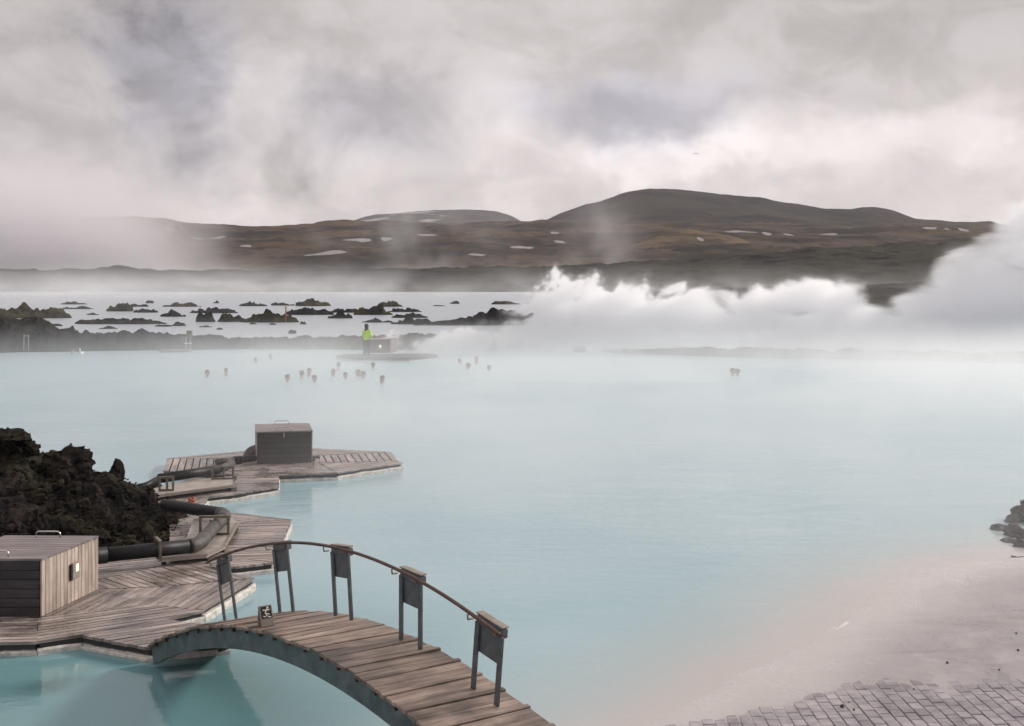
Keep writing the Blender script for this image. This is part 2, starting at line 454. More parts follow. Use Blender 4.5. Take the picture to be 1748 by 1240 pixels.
xs = [-420, -250, -150, -90, -60, -40, -28, -20, -15, -12, -10, -8] + [-7 + 0.35 * i for i in range(72)] + [19, 21, 25, 30, 40, 60, 90, 150, 250, 420]
ys = [-40, -20, -8, 0, 3] + [4 + 0.35 * i for i in range(60)] + [26, 28, 31, 35, 40, 48, 60, 75, 95, 120, 160, 220, 300, 400, 470]
bm = bmesh.new(); grid = []
dep = bm.verts.layers.float.new('depth')
for y in ys:
    row = []
    for x in xs:
        v = bm.verts.new((x, y, 0.0))
        near = -9 < x < 20 and 2 < y < 27
        v[dep] = -shore_z(x, y) if near else (0.9 if shore_dist(x, y) < 0 else -0.3)
        row.append(v)
    grid.append(row)
for r0, r1 in zip(grid, grid[1:]):
    for i in range(len(xs) - 1): bm.faces.new((r0[i], r0[i + 1], r1[i + 1], r1[i]))
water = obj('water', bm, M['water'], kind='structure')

# ------------------------------------------------------------------ shore: silica sheet and pavers
m, t, b = mat_new('silica mud'); M['silica'] = m
ge = nd(t, 'ShaderNodeNewGeometry')
n1 = tex_noise(t, ge.outputs['Position'], 2.2, 8, 0.72, 0.5, mapscale=(0.7, 0.55, 1.0))
n2 = tex_noise(t, ge.outputs['Position'], 9.0, 6, 0.65)
c = mixc(t, smooth(t, n1, 0.33, 0.66), (0.245, 0.222, 0.230), (0.40, 0.367, 0.370))
c = mixc(t, mth(t, 'MULTIPLY', smooth(t, n2, 0.48, 0.72), 0.5), c, (0.25, 0.22, 0.22))
n4 = tex_noise(t, ge.outputs['Position'], 1.0, 7, 0.7, 0.8, mapscale=(0.35, 1.3, 1.0))
c = mixc(t, mth(t, 'MULTIPLY', smooth(t, n4, 0.50, 0.66), 0.55), c, (0.17, 0.145, 0.145))                # trodden dirty streaks
ed = nd(t, 'ShaderNodeAttribute'); ed.attribute_name = 'edge'
edn = mth(t, 'MULTIPLY_ADD', mth(t, 'SUBTRACT', n1, 0.5), 1.4, ed.outputs['Fac'])
c = mixc(t, smooth(t, edn, 1.5, 0.0), c, (0.50, 0.465, 0.455))                          # fresh white silica left along the waterline
n5 = tex_noise(t, ge.outputs['Position'], 34.0, 4, 0.7)
c = mixc(t, mth(t, 'MULTIPLY', smooth(t, n5, 0.55, 0.72), 0.35), c, (0.16, 0.14, 0.14))
lk(t, c, b.inputs['Base Color'])
lk(t, smooth(t, n1, 0.35, 0.65, 0.22, 0.6), b.inputs['Roughness'])
bn = nd(t, 'ShaderNodeBump'); bn.inputs['Strength'].default_value = 0.3; bn.inputs['Distance'].default_value = 0.02
lk(t, n2, bn.inputs['Height']); lk(t, bn.outputs[0], b.inputs['Normal'])
m, t, b = mat_new('paver stone'); M['paver'] = m
ge = nd(t, 'ShaderNodeNewGeometry'); oi = nd(t, 'ShaderNodeObjectInfo')
n1 = tex_noise(t, ge.outputs['Position'], 5.0, 6, 0.65); n2 = tex_noise(t, ge.outputs['Position'], 0.8, 4, 0.6, mapscale=(0.5, 1.2, 1))
c = mixc(t, smooth(t, n1, 0.3, 0.7), (0.20, 0.178, 0.20), (0.36, 0.328, 0.345))
n6 = tex_noise(t, ge.outputs['Position'], 2.4, 6, 0.7)
c = mixc(t, mth(t, 'MULTIPLY', smooth(t, n6, 0.45, 0.62), 0.7), c, (0.40, 0.365, 0.37))
c = mixc(t, mth(t, 'MULTIPLY', smooth(t, n2, 0.48, 0.66), 0.55), c, (0.13, 0.11, 0.125))
sc = nd(t, 'ShaderNodeVectorMath', operation='SCALE'); lk(t, c, sc.inputs[0])
lk(t, mth(t, 'MULTIPLY_ADD', oi.outputs['Random'], 0.25, 0.87), sc.inputs['Scale']); lk(t, sc.outputs[0], b.inputs['Base Color'])
b.inputs['Roughness'].default_value = 0.5
M['bed'] = plain('dark joint bed', (0.085, 0.07, 0.078), 0.9, var=0.3)


def silica_cover(x, y):
    """height of the silica sheet above the paver tops"""
    e = (y - 13.55) * 0.020 - (x - 3.4) * 0.0035 + 0.012 * fbm((x * 0.9, y * 0.9, 1.0), 4)
    s = shore_dist(x, y)
    e += 0.02 * max(0.0, 1.0 - abs(s) / 0.8)
    return max(-0.035, min(0.02, e))


bm = bmesh.new(); grid = []
edge_l = bm.verts.layers.float.new('edge')
nx, ny = 170, 150
for j in range(ny):
    row = []
    for i in range(nx):
        x = -6 + 24.0 * i / (nx - 1); y = 4 + 20.0 * j / (ny - 1)
        z = shore_z(x, y) + silica_cover(x, y)
        if x > 7.5: z += 0.0
        v = bm.verts.new((x, y, z)); v[edge_l] = shore_dist(x, y); row.append(v)
    grid.append(row)
for r0, r1 in zip(grid, grid[1:]):
    for i in range(nx - 1):
        bm.faces.new((r0[i], r0[i + 1], r1[i + 1], r1[i]))
shore = obj('shore', bm, M['silica'], kind='structure', smooth_=True)
# paved apron under the silica: bed and single pavers
bm = bmesh.new(); add_prism(bm, [(1.2, 10.6), (6.6, 10.6), (6.6, 14.9), (1.2, 14.9)], -0.3, -0.25)
for v in bm.verts: v.co.z += 0.22 + (shore_z(v.co.x, v.co.y))
pavement = obj('pavement', bm, M['bed'], kind='structure')
PW, PD = 0.132, 0.20
pav_me = []
for k in range(4):
    bmp = bmesh.new(); add_box(bmp, (0, 0, -0.03), (PW - 0.009, PD - 0.010, 0.06), bev=0.006)
    for v in bmp.verts: v.co += Vector((rnd.uniform(-.002, .002), rnd.uniform(-.002, .002), rnd.uniform(-.001, .001)))
    me = bpy.data.meshes.new('paver'); bmp.to_mesh(me); bmp.free(); me.materials.append(M['paver']); pav_me.append(me)
cells = []
for ci in range(46):
    for ri in range(24):
        x = 1.35 + ci * PW; y = 10.75 + ri * PD + (PD / 2 if ci % 2 else 0)
        if shore_dist(x, y) < 0.05 or silica_cover(x, y) > 0.012: continue
        vis_y = YH + FPX * (CAMH - shore_z(x, y)) / y
        if vis_y > 1262 or CX + FPX * x / y > 1775: continue
        cells.append((y, x))
cells.sort()
rest = bmesh.new()
for k, (y, x) in enumerate(cells):
    e = 0.05; gx = (shore_z(x + e, y) - shore_z(x - e, y)) / (2 * e); gy = (shore_z(x, y + e) - shore_z(x, y - e)) / (2 * e)
    rot = (math.atan(gy) + rnd.uniform(-.012, .012), -math.atan(gx) + rnd.uniform(-.012, .012), rnd.uniform(-.02, .02)); loc = (x, y, shore_z(x, y) + rnd.uniform(-.004, .004))
    if k < 300:
        o = obj('paver', pav_me[(k * 7) % 4], None, pavement); o.location = loc; o.rotation_euler = rot
    else:
        from mathutils import Euler
        add_box(rest, Vector(loc) - Vector((0, 0, .03)), (PW - 0.009, PD - 0.010, 0.06), rot=Euler(rot).to_matrix())
if len(rest.verts): o = obj('paver_field', rest, M['paver'], pavement); o['kind'] = 'stuff'

bm = bmesh.new(); rf = random.Random(3)
for (xa, ya), (xb, yb) in (((1425, 1077), (1447, 1064)), ((1475, 1048), (1508, 1025)), ((1518, 1016), (1530, 1006)), ((1560, 998), (1585, 989)), ((1597, 985), (1620, 976))):
    for _ in range(42):
        q_ = rf.random(); p = W(xa + (xb - xa) * q_ + rf.gauss(0, 1.2), ya + (yb - ya) * q_ + rf.gauss(0, 1.2), 0.0)
        r_ = rf.uniform(.006, .022)
        bmesh.ops.create_icosphere(bm, subdivisions=1, radius=r_, matrix=Matrix.Translation((p.x, p.y, max(0.0, shore_z(p.x, p.y)) + .012)) @ Matrix.Diagonal((1.4, 1.2, .5, 1)))
foam = obj('foam', bm, M['white'], kind='stuff'); tag(foam, 'thin broken line of white foam along the water edge of the shore', 'foam')
for k, (px, py, r_) in enumerate(((1438, 1198, .022), (1458, 1204, .013), (1617, 1128, .016), (1738, 1110, .016), (1706, 1142, .012), (1449, 1190, .008), (1735, 1080, .012), (1560, 1170, .01))):
    p = W(px, py, 0.10); bm = bmesh.new(); bmesh.ops.create_icosphere(bm, subdivisions=2, radius=r_)
    for v in bm.verts: v.co *= 1 + .35 * fbm(v.co * 60 + Vector((k, 0, 0)), 2)
    o = obj('pebble', bm, M['black'], shore); o.location = (p.x, p.y, shore_z(p.x, p.y) + max(0.0, silica_cover(p.x, p.y)) + r_ * .4)

# ------------------------------------------------------------------ hills and lava fields
def ridge(name, crest, d_foot, d_crest, d_back, z_foot, mat, amp, nscale, nx=420, nf=46, u0=-0.8, u1=0.8, power=0.8, oct_=5, seed=0.0, z_back=None):
    """ground rising from d_foot to a crest whose skyline passes through the photo points"""
    bm = bmesh.new(); grid = []
    for j in range(nf + 10):
        row = []
        for i in range(nx):
            u = u0 + (u1 - u0) * i / (nx - 1)
            px = CX + FPX * u
            zc = CAMH + (YH - interp(crest, px)) / FPX * d_crest
            if j <= nf:
                r = j / nf; d = d_foot + (d_crest - d_foot) * r
                z = z_foot + (zc - z_foot) * (r ** power)
            else:
                r = (j - nf) / 10.0; d = d_crest + (d_back - d_crest) * r
                z = zc + ((z_foot if z_back is None else z_back) - zc) * r * r
            x = u * d
            e = min(1.0, 0.35 + j / 6.0)
            z += e * amp * fbm((x * nscale, d * nscale, seed), oct_, 2.1, 0.55)
            row.append(bm.verts.new((x, d, z)))
        grid.append(row)
    for r0, r1 in zip(grid, grid[1:]):
        for i in range(nx - 1):
            f = bm.faces.new((r0[i], r0[i + 1], r1[i + 1], r1[i])); f.smooth = True
    bvh = BVHTree.FromBMesh(bm)
    return obj(name, bm, mat, kind='structure'), bvh


field_crest = [(-600, 462), (-200, 460), (0, 460), (90, 462), (130, 458), (160, 462), (205, 454), (250, 462), (350, 464), (500, 463), (560, 460), (700, 459), (820, 456),
               (900, 457), (1000, 452), (1100, 446), (1180, 443), (1250, 437), (1330, 431), (1380, 425), (1500, 420), (1520, 419), (1600, 416), (1650, 411), (1750, 400), (2000, 390), (2500, 385)]
lava_field, bvh_f = ridge('lava_field', field_crest, 335, 470, 620, -0.4, M['field'], 1.1, 0.10, nx=700, nf=60, power=0.65, seed=1.0, z_back=0.0)
flow_crest = [(880, 530), (960, 521), (1010, 510), (1060, 503), (1150, 497), (1250, 492), (1400, 489), (1500, 486), (1620, 481), (1750, 478), (2000, 474), (2600, 470)]
flow, _ = ridge('lava_flow', flow_crest, 128, 300, 340, -0.3, M['field'], 0.55, 0.16, nx=330, nf=44, u0=0.01, u1=0.8, power=0.75, seed=7.0, z_back=-0.5)
moor_crest = [(-800, 385), (0, 384), (150, 376), (225, 368), (260, 371), (330, 383), (480, 385), (560, 381), (640, 380), (760, 378), (900, 377), (1000, 378), (1150, 379), (1300, 381),
              (1450, 386), (1600, 384), (1700, 386), (1760, 392), (2000, 396), (2700, 400)]
moor, bvh_m = ridge('moor_hill', moor_crest, 560, 1500, 1900, 0.5, M['moor'], 7.0, 0.008, nx=360, nf=60, power=0.95, seed=4.0)
spur_crest = [(700, 470), (880, 452), (1000, 430), (1060, 414), (1120, 400), (1180, 396), (1250, 405), (1330, 424), (1380, 434), (1450, 450), (1600, 470)]
spur, bvh_s = ridge('moor_slope', spur_crest, 620, 1000, 1300, -6.0, M['spur'], 4.0, 0.01, nx=220, nf=40, u0=-0.1, u1=0.36, power=0.9, seed=9.0)
dark_crest = [(600, 420), (860, 400), (930, 376), (960, 360), (1000, 346), (1040, 337), (1062, 330), (1110, 324.5), (1180, 327), (1260, 334), (1305, 339), (1340, 348), (1400, 357), (1450, 359),
              (1470, 356), (1495, 355), (1520, 358), (1560, 371), (1620, 377), (1690, 382), (1712, 388), (1800, 400), (2000, 420), (2600, 440)]
dark, bvh_d = ridge('dark_hill', dark_crest, 1650, 2300, 2800, 40.0, M['darkhill'], 7.0, 0.006, nx=360, nf=40, u0=-0.2, u1=0.85, power=0.75, seed=2.0, z_back=20.0)
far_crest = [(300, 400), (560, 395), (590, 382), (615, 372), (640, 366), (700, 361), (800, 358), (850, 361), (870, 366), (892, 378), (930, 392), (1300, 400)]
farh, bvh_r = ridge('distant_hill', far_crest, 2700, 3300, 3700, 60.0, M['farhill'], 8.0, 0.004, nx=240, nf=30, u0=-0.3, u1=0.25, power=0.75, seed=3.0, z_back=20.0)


def snow_cover(mat, bvh, spots):
    """old snow left in hollows: irregular patches at their places on the slope"""
    t = mat.node_tree; b = next(n for n in t.nodes if n.type == 'BSDF_PRINCIPLED')
    src = b.inputs['Base Color'].links[0].from_socket
    ge = nd(t, 'ShaderNodeNewGeometry')
    e = tex_noise(t, ge.outputs['Position'], 0.03, 6, 0.7, 0.4)
    e2 = mth(t, 'MULTIPLY', mth(t, 'SUBTRACT', e, 0.5), 2.6)

    def hit(px, py):
        loc, _, _, _ = bvh.ray_cast(Vector((0, 0, CAMH)), Vector(((px - CX) / FPX, 1.0, (YH - py) / FPX)).normalized())
        return loc
    tot = None
    for x0, x1, yc, th in spots:
        c, up, dn = hit((x0 + x1) / 2, yc), hit((x0 + x1) / 2, yc - th / 2), hit((x0 + x1) / 2, yc + th / 2)
        if c is None or dn is None: continue
        ry = min(110.0, max(12.0, abs((up or c).y - dn.y) / 2)); rx = (x1 - x0) / 2 / FPX * c.y
        sv = nd(t, 'ShaderNodeVectorMath', operation='SUBTRACT'); lk(t, ge.outputs['Position'], sv.inputs[0]); sv.inputs[1].default_value = c
        mv = nd(t, 'ShaderNodeVectorMath', operation='MULTIPLY'); lk(t, sv.outputs[0], mv.inputs[0]); mv.inputs[1].default_value = (1.1 / rx, 1.7 / ry, 0)
        l = nd(t, 'ShaderNodeVectorMath', operation='LENGTH'); lk(t, mv.outputs[0], l.inputs[0])
        k = smooth(t, mth(t, 'ADD', l.outputs['Value'], e2), 1.12, 0.92)
        tot = k if tot is None else mth(t, 'MAXIMUM', tot, k)
    lk(t, mixc(t, tot, src, (0.29, 0.275, 0.285)), b.inputs['Base Color'])


snow_cover(M['moor'], bvh_m, ((527, 594, 432, 7), (579, 640, 409, 6), (648, 672, 406, 4), (332, 376, 407, 7), (868, 909, 421, 8), (795, 830, 435, 6), (1234, 1300, 396, 6), (1300, 1318, 399, 3), (1332, 1360, 401, 4),
                                 (1572, 1602, 389, 4), (1606, 1622, 390, 3), (1636, 1652, 393, 5), (712, 745, 402, 4), (272, 304, 393, 4), (1395, 1432, 400, 3), (945, 965, 413, 4), (940, 955, 397, 2), (410, 430, 420, 2), (1150, 1170, 402, 2)))
snow_cover(M['spur'], bvh_s, ((1212, 1258, 421, 6), (1190, 1200, 408, 4)))

# ------------------------------------------------------------------ timber decks
ZD = 0.17


class Deck:
    def __init__(self, label, centre_px, group='timber decks on the lagoon', z=ZD):
        c = W(*centre_px, z); self.z = z
        self.root = thing('wooden_deck', label, 'deck', (c.x, c.y, 0.0), group=group)
        self.o = Vector((c.x, c.y, 0.0)); self.n = 0

    def sector(self, px, dir_px, width=0.12, gap=0.020, mat='deck', rise=0.0):
        P = [W(x, y, self.z) for x, y in px]
        a, b_ = W(*dir_px[0], self.z), W(*dir_px[1], self.z)
        ang = math.atan2(b_.y - a.y, b_.x - a.x)
        ca, sa = math.cos(-ang), math.sin(-ang)
        L = [(p.x * ca - p.y * sa, p.x * sa + p.y * ca) for p in P]
        y = min(q[1] for q in L); ymax = max(q[1] for q in L)
        k = max(1, round((ymax - y) / width)); width = (ymax - y) / k
        for i in range(k):
            y0, y1 = y + i * width + gap / 2, y + (i + 1) * width - gap / 2
            q = clip_half(clip_half(L, y0, True), y1, False)
            if len(q) < 3: continue
            w_ = max(p[0] for p in q) - min(p[0] for p in q)
            if w_ < 0.08: continue
            cx = sum(p[0] for p in q) / len(q); cy_ = (y0 + y1) / 2
            j = rnd.uniform(-.010, .010)
            q = [(p[0] - cx + (j if p[0] < cx else -j), p[1] - cy_) for p in q]
            bm = bmesh.new(); add_prism(bm, q, -0.035, 0.0)
            o = obj('plank', bm, M[mat], self.root)
            X = cx * math.cos(ang) - cy_ * math.sin(ang); Y = cx * math.sin(ang) + cy_ * math.cos(ang)
            o.location = (X - self.o.x, Y - self.o.y, self.z + rise + rnd.uniform(-.003, .003))
            o.rotation_euler = (rnd.uniform(-.006, .006), 0, ang); self.n += 1

    def base(self, polys, ledge=0.05):
        bm = bmesh.new()
        for k, px in enumerate(polys):
            q = [tuple((W(x, y, self.z) - self.o).xy) for x, y in px]
            q = inner(q, 0.03 + 0.002 * k)
            add_prism(bm, q, -0.5, self.z - 0.036 - 0.0015 * k)
        obj('substructure', bm, M['fascia'], self.root)

    def crust(self, edges):
        """white silica ledge at the waterline along outer edges (photo points, land on the left of travel)"""
        bm = bmesh.new()
        for (a, b_) in edges:
            A, B = W(*a, self.z) - self.o, W(*b_, self.z) - self.o
            A.z = B.z = 0
            t_ = (B - A).normalized(); nrm = Vector((t_.y, -t_.x, 0)); L = (B - A).length
            k = max(2, int(L / 0.12)); pr = None
            for i in range(k + 1):
                p = A + t_ * L * i / k
                wob = 0.01 * fbm((p.x * 3 + 7, p.y * 3, 0), 3)
                lit = max(0.0, nrm.x)                                    # sunlit look built into the shape: taller crust on right-facing sides
                h = 0.045 + 0.055 * lit + 0.015 * fbm((p.x * 4, p.y * 4, 3), 3)
                ring = [p - nrm * 0.05 + Vector((0, 0, -.3)), p + nrm * (0.02 + wob) + Vector((0, 0, -.3)),
                        p + nrm * (0.018 + wob) + Vector((0, 0, h * .7)), p + nrm * (0.004 + wob * .3) + Vector((0, 0, h)), p - nrm * 0.05 + Vector((0, 0, h))]
                ring = [bm.verts.new(v) for v in ring]
                if pr:
                    for q in range(5): bm.faces.new((pr[q], pr[(q + 1) % 5], ring[(q + 1) % 5], ring[q]))
                else: bm.faces.new(ring[::-1])
                pr = ring
            bm.faces.new(pr)
        bmesh.ops.recalc_face_normals(bm, faces=bm.faces[:])
        obj('silica_crust', bm, M['crust'], self.root)


dk = Deck('large weathered timber deck with herringbone planks under the nearest wooden box', (250, 1030))
S1 = [(-260, 1063), (64, 1055), (64, 1095), (-260, 1104)]
S2 = [(64, 1055), (247, 1032), (349, 1042), (284, 1056), (138, 1084), (64, 1095)]
S3 = [(138, 1084), (284, 1056), (352, 1067), (385, 1082), (393, 1092), (252, 1106)]
S4 = [(70, 1053.5), (166, 1006), (261, 1003), (435, 988), (347, 1041), (246, 1031.5)]
S5 = [(166, 1005), (166, 991), (281, 965), (309, 958), (365, 971), (435, 987), (262, 1002)]
S6 = [(100, 998), (100, 950), (330, 940), (309, 957), (281, 964), (166, 990)]
dk.sector(S1, ((-60, 1058), (64, 1055)))
dk.sector(S2, ((64, 1078), (200, 1058)))
dk.sector(S3, ((150, 1086), (310, 1062)))
dk.sector(S4, ((246, 1030), (302, 1000)))
dk.sector(S5, ((225, 980), (284, 1000)))
dk.sector(S6, ((168, 975), (300, 962)))
dk.sector([(-260, 1062), (70, 1052), (166, 1004), (100, 990), (-260, 1010)], ((-60, 1056), (64, 1053)))
dk.base([S1, S2, S3, S4, S5, S6, [(-260, 1062), (70, 1052), (166, 1004), (100, 990), (-260, 1010)]])
dk.crust([((-260, 1104), (64, 1095)), ((64, 1095), (138, 1084)), ((138, 1084), (252, 1106)), ((252, 1106), (393, 1092)), ((352, 1067), (284, 1056)), ((284, 1056), (349, 1042)), ((349, 1042), (435, 988)), ((435, 988), (365, 971))])

db = Deck('weathered timber deck with a pointed corner right of the elbowed pipe', (440, 920))
B1 = [(385, 958), (385, 935), (409, 893), (497, 888), (470, 953)]
B2 = [(384, 970), (385, 958), (470, 953), (467, 960)]
B3 = [(375, 872), (390, 874), (497, 887), (409, 892), (385, 884)]
B4 = [(290, 962), (290, 890), (375, 872), (385, 884), (409, 893), (385, 935), (384, 970)]
db.sector(B1, ((409, 905), (490, 903)))
db.sector(B2, ((385, 962), (440, 967)))
db.sector(B3, ((385, 876), (497, 888)))
db.sector(B4, ((300, 925), (385, 920)))
db.base([B1, B2, B3, B4])
db.crust([((290, 963), (384, 970)), ((384, 970), (467, 960)), ((467, 960), (497, 888)), ((497, 888), (375, 872)), ((375, 872), (330, 880))])

dd_ = Deck('narrow timber deck stepping out behind the lava mound', (380, 835))
D1 = [(400, 826), (405, 809), (476, 809), (476, 831), (400, 843)]
D2 = [(262, 852), (281, 842), (400, 826), (400, 843), (355, 849)]
D3 = [(262, 853), (355, 849.5), (342, 867), (270, 872)]
dd_.sector(D1, ((410, 820), (476, 820)), 0.12)
dd_.sector(D2, ((300, 846), (420, 832)), 0.12)
dd_.sector(D3, ((300, 862), (345, 852)), 0.12)
dd_.base([D1, D2, D3])
dd_.crust([((270, 872), (342, 867)), ((342, 867), (355, 849)), ((355, 849), (476, 831)), ((476, 831), (476, 809))])

df = Deck('octagonal timber deck around the lone dark wooden box', (490, 790))
F0 = [(279, 804), (285, 783), (330, 783), (400, 783), (397, 799), (350, 808)]
F2 = [(285, 782.5), (428, 769), (470, 766), (470, 782.5)]
F3 = [(350, 808.5), (397, 799), (400, 783), (470, 783), (545, 783), (545, 792), (576, 807), (474, 811), (403, 810.5)]
F4 = [(545.5, 778), (668, 772), (679, 787), (545.5, 790)]
F5 = [(545.5, 790.5), (679, 787.5), (687, 790), (577, 806.5)]
F6 = [(470, 766), (537, 765), (668, 771.5), (545.5, 777.5), (470, 782)]
df.sector(F0, ((283, 803), (290, 784)), 0.165, 0.03)
df.sector(F2, ((300, 781), (428, 770)), 0.13)
df.sector(F3, ((400, 797), (530, 796)), 0.13)
df.sector(F4, ((640, 772.5), (652, 787.5)), 0.165, 0.035)
df.sector(F5, ((576, 807), (684, 790)), 0.12)
df.sector(F6, ((545, 766), (668, 772)), 0.13)
df.base([F0, F2, F3, F4, F5, F6])
df.crust([((279, 804), (350, 808)), ((350, 808), (474, 811)), ((474, 811), (576, 807)), ((576, 807), (687, 790)), ((687, 790), (668, 771.5)), ((285, 783), (279, 804))])

dp = Deck('misty far timber deck under the worker in the yellow green jacket', (655, 607), z=0.2)
P0 = [(574, 607), (590, 604.5), (735, 604), (748, 607), (700, 611.5), (610, 611)]
dp.sector(P0, ((580, 608), (740, 608)), 0.30, 0.02, mat='box_front')
dp.base([P0])


# ------------------------------------------------------------------ wooden boxes
def make_box(label, fl, fr, br, bl, z0, z1, lamp=None):
    """box on corners front-left, front-right, back-right, back-left (world x, y)"""
    fl, fr, br, bl = (Vector((*p, 0)) for p in (fl, fr, br, bl))
    o0 = (fl + fr + br + bl) / 4
    root = thing('wooden_box', label, 'wooden box', (o0.x, o0.y, z0), group='wooden boxes on the decks')
    h = z1 - z0 - 0.03
    fl, fr, br, bl = fl - o0, fr - o0, br - o0, bl - o0

    def board(A, B, u0, u1, v0, v1, mat, vertical, name='board'):
        """board on the wall from A to B, between fractions u and heights v"""
        t_ = (B - A).normalized(); L = (B - A).length
        ln, wd = ((v1 - v0), (u1 - u0) * L) if vertical else ((u1 - u0) * L, v1 - v0)
        bm = bmesh.new(); add_box(bm, (0, 0, 0), (ln, 0.024, wd), bev=0.002)
        o = obj(name, bm, M[mat], root)
        c = A + t_ * L * (u0 + u1) / 2 + Vector((0, 0, (v0 + v1) / 2))
        o.location = c
        ang = math.atan2(t_.y, t_.x)
        o.rotation_euler = (0, -math.pi / 2, ang) if vertical else (0, 0, ang)
        if vertical: o.rotation_euler = (Matrix.Rotation(ang, 3, 'Z') @ Matrix.Rotation(math.pi / 2, 3, 'Y')).to_euler()
        return o
    # inner core so that no light leaks between the boards
    bm = bmesh.new(); add_prism(bm, inner([tuple(p.xy) for p in (fl, fr, br, bl)], 0.035), 0.0, h - 0.004)
    obj('carcass', bm, M['black'], root)
    nf = 6
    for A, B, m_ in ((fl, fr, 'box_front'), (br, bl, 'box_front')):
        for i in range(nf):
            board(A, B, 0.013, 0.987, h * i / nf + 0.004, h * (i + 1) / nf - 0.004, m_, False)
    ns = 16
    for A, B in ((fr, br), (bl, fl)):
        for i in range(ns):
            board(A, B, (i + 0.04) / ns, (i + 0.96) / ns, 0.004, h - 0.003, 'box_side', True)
    # lid of boards with two handles
    nl = 10
    lid = None
    for i in range(nl):
        a, b_ = (i + 0.03) / nl, (i + 0.97) / nl
        e = 0.018
        p0, p1 = fl.lerp(bl, a), fr.lerp(br, a); q0, q1 = fl.lerp(bl, b_), fr.lerp(br, b_)
        t_ = (fr - fl).normalized()
        p0, q0, p1, q1 = p0 - t_ * e, q0 - t_ * e, p1 + t_ * e, q1 + t_ * e
        if i == 0: n_ = (fl - bl).normalized() * e; p0 = p0 + n_; p1 = p1 + n_
        c = (p0 + p1 + q0 + q1) / 4
        ang = math.atan2(t_.y, t_.x); Rm = Matrix.Rotation(-ang, 3, 'Z')
        poly = [tuple((Rm @ (q - c)).xy) for q in (p0, p1, q1, q0)]
        bm = bmesh.new(); add_prism(bm, poly, 0, 0.03)
        o = obj('lid_plank', bm, M['lid'], root)
        o.location = (c.x, c.y, h + rnd.uniform(0, .002)); o.rotation_euler = (0, 0, ang)
    t_ = (fr - fl).normalized()
    for s in (0.06, 0.93):
        c = fl.lerp(bl, s).lerp(fr.lerp(br, s), 0.5)
        pts = [c - t_ * 0.17 + Vector((0, 0, h + .02)), c - t_ * 0.17 + Vector((0, 0, h + .085)), c - t_ * 0.14 + Vector((0, 0, h + .108)),
               c + t_ * 0.14 + Vector((0, 0, h + .108)), c + t_ * 0.17 + Vector((0, 0, h + .085)), c + t_ * 0.17 + Vector((0, 0, h + .02))]
        bm = bmesh.new(); add_tube(bm, pts, 0.011, 8); obj('handle', bm, M['chrome'], root)
    if lamp:
        A, B = (fr, br) if lamp[0] == 'side' else (fl, fr)
        u, v, w_, hh_ = lamp[1:]
        t_ = (B - A).normalized(); nrm = Vector((t_.y, -t_.x, 0)); ang = math.atan2(t_.y, t_.x)
        c = A.lerp(B, u) + Vector((0, 0, v)) + nrm * 0.03
        bm = bmesh.new(); add_box(bm, (0, 0, 0), (w_, 0.036, hh_), bev=0.006)
        lo = obj('lamp', bm, M['signwood'], root); lo.location = c; lo.rotation_euler = (0, 0, ang)
        bm = bmesh.new(); add_box(bm, (-w_ * .62, 0.0, -hh_ * .04), (w_ * .18, 0.030, hh_ * 1.0), bev=0.004)
        obj('lamp_slot', bm, M['black'], lo)
        bm = bmesh.new(); add_box(bm, (w_ * .12, -0.021, hh_ * .16), (w_ * .36, 0.012, hh_ * .46), bev=0.004)
        obj('lamp_glass', bm, M['glow'], lo)
    return root


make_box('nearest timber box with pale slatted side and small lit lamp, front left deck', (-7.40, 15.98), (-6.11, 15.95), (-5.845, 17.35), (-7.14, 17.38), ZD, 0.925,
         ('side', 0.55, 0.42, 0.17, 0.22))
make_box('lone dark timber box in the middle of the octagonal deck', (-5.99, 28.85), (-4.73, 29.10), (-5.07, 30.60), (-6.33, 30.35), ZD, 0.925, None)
make_box('misty far timber box with a glowing lamp beside the standing worker', (-8.28, 69.3), (-6.86, 69.4), (-6.62, 70.8), (-8.04, 70.7), 0.2, 0.98,
         ('front', 0.58, 0.34, 0.27, 0.30))
# latch on the middle box
lt = thing('latch_plate', 'small steel latch hanging on the front of the lone dark box', 'latch', (-5.36, 28.95, 0.84))
bm = bmesh.new(); add_box(bm, (0, 0, 0), (0.035, 0.02, 0.09), bev=0.003); obj('plate', bm, M['chrome'], lt)
bm = bmesh.new(); add_tube(bm, [(-.012, -.016, -.04), (-.012, -.016, -.065), (.012, -.016, -.065), (.012, -.016, -.04)], 0.005, 6); obj('ring', bm, M['chrome'], lt)

# ------------------------------------------------------------------ pipe boards (raised pale boards the pipes rest on)
def pipe_board(label, px, z, th=0.035):
    P = [W(x, y, z) for x, y in px]
    c = sum(P, Vector()) / len(P)
    root = thing('pipe_board', label, 'board', (c.x, c.y, 0), group='pale boards carrying the pipes')
    bm = bmesh.new(); add_prism(bm, [tuple((p - c).xy) for p in P], z - th, z)
    obj('top_board', bm, M['plate'], root)
    q = [tuple((p - c).xy) for p in P]
    for s in inner(q, 0.12):
        bm = bmesh.new(); add_box(bm, (s[0], s[1], (ZD + z - th) / 2 + .001), (0.06, 0.06, z - th - ZD - 0.002))
        obj('batten', bm, M['black'], root)
    # raised pale lip along the outer edge
    bm = bmesh.new()
    for a, b_ in zip(q[:3], q[1:4]):
        A, B = Vector((*a, z + .012)), Vector((*b_, z + .012)); t_ = (B - A); ang = math.atan2(t_.y, t_.x)
        add_box(bm, (A + B) / 2, (t_.length - 0.03, 0.03, 0.03), rot=Matrix.Rotation(ang, 3, 'Z'))
    obj('lip', bm, M['signwood'], root)
    return root


